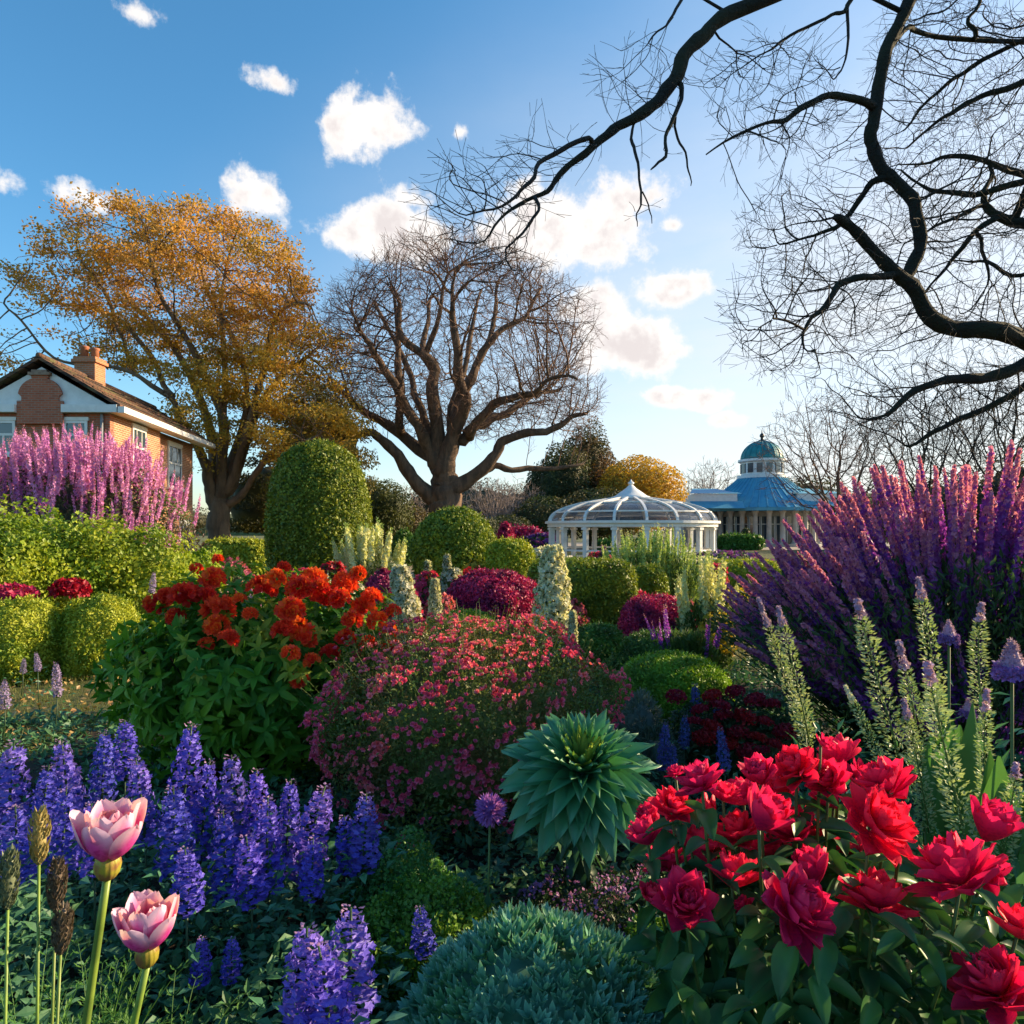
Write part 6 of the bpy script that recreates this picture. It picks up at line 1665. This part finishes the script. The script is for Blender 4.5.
TAN = ('tan', (.42, .34, .14), (.3, .26, .1)); GRN = ('greygreen', (.17, .20, .12), (.12, .15, .09)); BRN = ('brown', (.16, .12, .09), (.1, .08, .06))
seedhead(40, 812, 52, 17, 1.5, 34, 'tan narrow seed head on a straight stem left of the upper pink flower', 440, TAN)
seedhead(10, 853, 56, 17, 1.45, -2, 'grey green seed head at the left edge', 441, GRN)
seedhead(58, 862, 50, 16, 1.6, 44, 'brown green seed head just right of the tan one', 442, BRN)
seedhead(64, 908, 46, 17, 1.5, 42, 'dark leaning seed head lowest of the group', 443, BRN)


# ---- allium
def allium(px, py, Y, wpx, lab, seed, foot=None, half=False):
    r = RNG(seed); c = P(px, py, Y); R = wpx / 2 / F * Y; b = P(foot or px, 530, Y); b[2] = 0; th = empty('globe_flower', b, lab, 'flower'); e = c - b
    g = Geo(); u = rdir(r, 420); k = u[:, 2] > (-.35 if half else -2); u = u[k]
    g.stamp(LEAFN, e + u * R * .3, frames(u, rdir(r, len(u))), R * .72 * r.uniform(.85, 1.1, len(u)), 0); core_mesh(g, e, (R * .45,) * 3, None, .9, 0, -1)
    g.obj('flower_head', leafmat('petal_allium', (.42, .17, .55), (.3, .11, .46), None, .3), th)
    g = Geo(); g.tube([(0, 0, 0), e * [.5, .5, .5], e - [0, 0, R * .4]], .0045, 6); g.obj('stem', M_STEM, th)
    return th, e, R


allium(490, 810, 2.75, 33, 'round purple globe flower left of the rosette', 450, 486)


# ---- tall veronica like spikes on the right and two sea holly like heads
VER = []
_r = RNG(460)
MVL = leafmat('floret_palegreen', (.34, .44, .20), (.24, .35, .14), (.42, .48, .30), .3, .5, 12); MVT = leafmat('floret_palelilac', (.50, .34, .54), (.38, .25, .44), None, .3)
for v in range(3):
    g = Geo(); L, R, n = .62, .03, 520; t = np.linspace(0, 1, 10); cx = .03 * np.sin(t * 2.5 + v); g.tube(np.column_stack([cx, t * 0, t * L]), .004 * (1 - .6 * t), 5, 0)
    s = np.sort(_r.uniform(0, 1, n)); a = np.arange(n) * 2.4; ca = np.stack([np.cos(a), np.sin(a), a * 0], -1); rr = R * (1 - .78 * s ** 3) * _r.uniform(.35, 1.05, n)
    pos = np.column_stack([np.interp(s, t, cx), s * 0, s * L]) + ca * rr[:, None]; N = norm(ca + [0, 0, .5] + _r.normal(size=(n, 3)) * .3); hi = s > .82 + .03 * v
    g.stamp(LEAF, pos[~hi], frames(N[~hi], rdir(_r, (~hi).sum())), .019 * _r.uniform(.7, 1.3, (~hi).sum()), 1)
    g.stamp(FL4, pos[hi], frames(rdir(_r, hi.sum()), N[hi]), .0085 * _r.uniform(.7, 1.3, hi.sum()), 2); VER.append(g)


def veron(px, pt, plen, wpx, Y, tx, lab, v, seed, tipm=MVT):
    r = RNG(seed); top = P(px, pt, Y); L = plen / F * Y; bot = P(tx, pt + plen, Y); b = np.array([bot[0] + (bot[0] - top[0]) * .5, Y, 0]); th = empty('pale_spike_plant', b, lab, 'flower', 'pale green spikes on the right')
    key = ('ver', v, tipm.name)
    if key not in MATS: MATS[key] = VER[v].mesh('flower_spike', [M_STEM, MVL, tipm])
    o = bpy.data.objects.new('flower_spike', MATS[key]); COL.objects.link(o); o.parent = th; o.location = Vector(bot - b); o.rotation_mode = 'QUATERNION'; d = top - bot; LL = np.linalg.norm(d); o.rotation_quaternion = Vector(d).to_track_quat('Z', 'Y'); sw = wpx / 2 / F * Y / .041; o.scale = (sw, sw, LL / .62)
    g = Geo(); g.tube([(0, 0, 0), (bot - b) * .6, bot - b + d * .03], [.006, .005, .004], 5); g.obj('stem', M_STEM, th)
    g = Geo(); stem_leaves(g, r, 60, .1, max(.15, (bot - b)[2] + .1), .14, .085, LEAFN, 0, out=.9, up=.9); g.obj('leaves', ML_T, th)


V_ = [(757, 598, 150, 16, 3.6, 808, 'leftmost, thin and leaning left'), (779, 607, 130, 20, 3.5, 806, 'second from left, leaning left'), (862, 600, 160, 28, 3.0, 895, 'with a broad lilac tip beside the purple fan'), (896, 640, 150, 22, 3.0, 925, 'shorter, between two taller ones'),
      (920, 578, 150, 22, 3.2, 935, 'tallest, with a lilac tip in the middle'), (934, 664, 190, 32, 2.5, 962, 'broad whitish one nearest the crimson blooms'), (985, 603, 110, 22, 3.0, 982, 'upright, left of the right edge'), (846, 686, 110, 15, 2.9, 895, 'thin, strongly leaning left, low'), (1010, 760, 130, 24, 2.4, 1005, 'low one at the right edge'),
      (990, 690, 130, 20, 2.7, 988, 'under the upright one near the right edge'), (905, 700, 130, 20, 2.8, 925, 'hidden low one behind the crimson blooms')]
for q, (px, pt, pl, wpx, Y, tx, pl_) in enumerate(V_):
    veron(px, pt, pl, wpx, Y, tx, 'pale green flower spike, ' + pl_, q % 3, 470 + q, MVT if q != 7 else M_WHITEF)


def holly(px, pt, Y, wpx, lab, seed):
    r = RNG(seed); s = wpx / F * Y; top = P(px, pt, Y); b = np.array([top[0], Y, 0]); th = empty('crowned_flower', b, lab, 'flower'); e = top - b; e[2] -= s * .8
    g = Geo(); n = 420; a = r.uniform(0, 6.28, n); ca = np.stack([np.cos(a), np.sin(a), a * 0], -1); z = r.uniform(0, 1, n); pos = e + ca * (s * .42 * (1 - .2 * z))[:, None] + np.column_stack([z * 0, z * 0, (z - .5) * s * .4]); leaves_at(g, r, pos, norm(ca + [0, 0, -.2]), s * .13, LEAFW, 0, 1.0, -.3); core_mesh(g, e, (s * .4, s * .4, s * .25), None, .9, 0, -1); g.obj('flower_ring', leafmat('petal_allium_deep', (.30, .16, .5), (.2, .1, .4), None, .3), th)
    g = Geo(); z = r.uniform(0, 1, 300); a = r.uniform(0, 6.28, 300); ca = np.stack([np.cos(a), np.sin(a), a * 0], -1); pos = e + [0, 0, s * .1] + ca * (s * .3 * (1 - z))[:, None] + np.column_stack([z * 0, z * 0, z * s * .75]); leaves_at(g, r, pos, norm(ca + [0, 0, .4]), s * .12, LEAFN, 0, 1, .3); g.lathe([(s * .3, 0), (s * .15, s * .4), (0, s * .78)], 10, e + np.array([0, 0, s * .1])); g.obj('cone', MVT, th)
    g = Geo(); g.tube([(0, 0, 0), e * [1, 1, .5], e], .006, 6); g.obj('stem', M_STEM, th)
    g = Geo(); tm = petal(1, .22, 5, 2, .5, .5, 'strap'); k = 16; a = np.arange(k) * 2.4; d = norm(np.column_stack([np.cos(a) * .35, np.sin(a) * .35, np.ones(k)])); g.stamp(tm, np.tile([0, 0, e[2] * .15], (k, 1)) + np.column_stack([np.cos(a), np.sin(a), a * 0]) * .02, frames(d, -np.column_stack([np.cos(a), np.sin(a), a * 0])), e[2] * .62 * r.uniform(.6, 1.1, k), 0, True); g.obj('leaves', leafmat('leaf_strap', (.07, .20, .05), (.10, .24, .06), None, .3), th)


holly(949, 622, 2.9, 20, 'small purple crowned flower between the pale spikes', 481)
holly(1012, 642, 2.5, 36, 'purple crowned flower at the right edge', 482)
holly(968, 700, 3.0, 16, 'little purple crowned bud low among strap leaves', 483)


# ---- crimson peony like bush
M_CRIM = leafmat('petal_crimson', (.82, .012, .11), (.66, .006, .085), (.52, .005, .08), .35, .5, 26, along=(.3, 1.0, (.90, .035, .12)), spec=.2, ttint=(1.2, .8, 1.1))
def bloom_geo(seed, openness=1.0):
    r = RNG(seed); g = Geo()
    for ring, (n, ti, L, W_, cu, z0) in enumerate([(8, 84, 1.0, .64, .45, -.05), (9, 64, 1.0, .60, .6, 0), (9, 46, .90, .56, .8, .02), (8, 30, .76, .48, 1.0, .04), (6, 14, .54, .38, 1.1, .05), (4, 4, .4, .28, 1.2, .05)]):
        for i in range(n):
            a = ring * .47 + i * 2 * math.pi / n + r.uniform(-.16, .16); t = math.radians(ti * openness + r.uniform(-9, 9)); rad = np.array([math.cos(a), math.sin(a), 0]); ax = np.array([0, 0, 1.])
            V, fs, A = petal(L * r.uniform(.88, 1.08) * .5, W_ * .5 * r.uniform(.9, 1.15), 6, 5, .5, cu * r.uniform(.5, 1.3), 'pointed' if (i % 2 and ring < 3) else 'petal', .022, seed * 50 + ring * 9 + i)
            d = rad * math.sin(t) + ax * math.cos(t); nn = -rad * math.cos(t) + ax * math.sin(t); g.add(V @ frames(d[None], nn[None])[0].T + rad * .02 + [0, 0, z0], fs, 0, A)
    return g


def peony_bush():
    r = RNG(490); Y = 1.95; b = P(830, 530, Y); b[2] = 0
    th = empty('crimson_flower_bush', b, 'bush of large crimson many petalled blooms in the right foreground', 'flowering bush')
    ms = [bloom_geo(491 + v, [1.0, .88, .74, 1.05, .55][v]).mesh('bloom', [M_CRIM]) for v in range(5)]
    BL = [(703, 781, 50, 0), (672, 806, 44, .1), (648, 836, 46, .15), (692, 842, 46, .12), (762, 776, 50, .05), (798, 766, 50, .1), (830, 778, 46, .12), (842, 754, 46, .2), (890, 782, 62, 0), (760, 817, 70, -.1), (871, 817, 74, -.1), (724, 795, 34, .15), (733, 877, 58, -.02),
          (791, 902, 82, -.18), (817, 872, 58, 0), (876, 899, 68, -.12), (685, 898, 64, -.12), (648, 895, 32, .1), (963, 872, 92, -.2), (986, 828, 72, 0), (1000, 985, 84, -.3), (1020, 928, 56, -.2), (795, 828, 56, .15), (770, 850, 46, .2), (835, 800, 46, .2), (740, 832, 50, .15), (745, 796, 46, .25), (783, 790, 44, .2), (812, 826, 48, .25), (712, 815, 46, .2), (668, 862, 44, .2), (860, 778, 44, .25), (848, 850, 44, .25), (708, 852, 44, .22), (655, 818, 40, .3), (985, 870, 44, .1), (822, 742, 20, .1), (905, 812, 24, -.05), (676, 772, 20, .1), (930, 905, 26, -.1), (746, 905, 22, -.05)]
    Lf = Geo(); St = Geo(); tm = petal(1, .44, 7, 6, .55, -.6, 'lance', .012, 5); tm2 = petal(1, .40, 6, 4, .3, .3, 'lance')
    for i, (px, py, w_, dy) in enumerate(BL):
        yy = Y + dy; c = P(px, py, yy) - b; s = w_ / F * yy * 1.12
        o = bpy.data.objects.new('bloom', ms[i % 5]); COL.objects.link(o); o.parent = th; o.location = c - np.array([0, 0, s * .12]); o.scale = (s, s, s); facing = .42 + r.uniform(-.2, .35); o.rotation_euler = (facing, r.uniform(-.25, .25) + (px - 830) / 700, r.uniform(0, 6))
        e = c - np.array([0, -.01, s * .14]); root = np.array([e[0] * .35, .15 + e[1] * .3, 0]); t = np.linspace(0, 1, 8)[:, None]; m = np.array([e[0] * .85, e[1] + .04, e[2] * .45]); cv = (1 - t) ** 2 * root + 2 * t * (1 - t) * m + t * t * e; St.tube(cv, np.linspace(.0065, .0045, 8), 6)
        k = 13; tt = np.sort(r.uniform(.4, .95, k)); pos = np.array([np.interp(tt, t[:, 0], cv[:, j]) for j in range(3)]).T; a = np.arange(k) * 2.4 + r.uniform(0, 6)
        d = norm(np.column_stack([np.cos(a), np.sin(a) - .25, r.uniform(-.25, .4, k)])); Lf.stamp(tm, pos, frames(d, np.array([[0, -.25, 1.]]) + r.normal(size=(k, 3)) * .25), .115 * r.uniform(.7, 1.2, k), 0, True)
    # lower leaves
    n = 560; x = r.uniform(-.5, .66, n); y = r.uniform(-.3, .38, n); z = r.uniform(.08, .86, n) * (1 - .25 * np.abs(x)); d = norm(np.column_stack([x * .8 + r.normal(size=n) * .6, -.5 + r.normal(size=n) * .5, r.normal(size=n) * .3]))
    Lf.stamp(tm, np.column_stack([x, y, z]), frames(d, np.array([[0, -.35, 1.]]) + r.normal(size=(n, 3)) * .3), .12 * r.uniform(.7, 1.2, n), 0, True)
    St.obj('stems', M_STEM, th); Lf.obj('leaves', leafmat('leaf_peony', (.025, .10, .04), (.04, .14, .045), (.07, .18, .035), .22, .4, 7, spec=.3), th)


peony_bush()


# ---- unseen evergreens added right of the frame to shade the foreground
leafy_tree('conifer', 'dense evergreen added unseen right of the view to shade the foreground', 0, 4, 9.5, 3.6, *DG, 601, .2, 9000, zlow=.0, group='added shading evergreens right of the view').location = (16.5, 3.6, 0)
leafy_tree('conifer', 'second dense evergreen added unseen right of the view to shade the foreground', 0, 4, 9.0, 3.6, *DG, 602, .2, 9000, zlow=.0, group='added shading evergreens right of the view').location = (17.0, -2.8, 0)
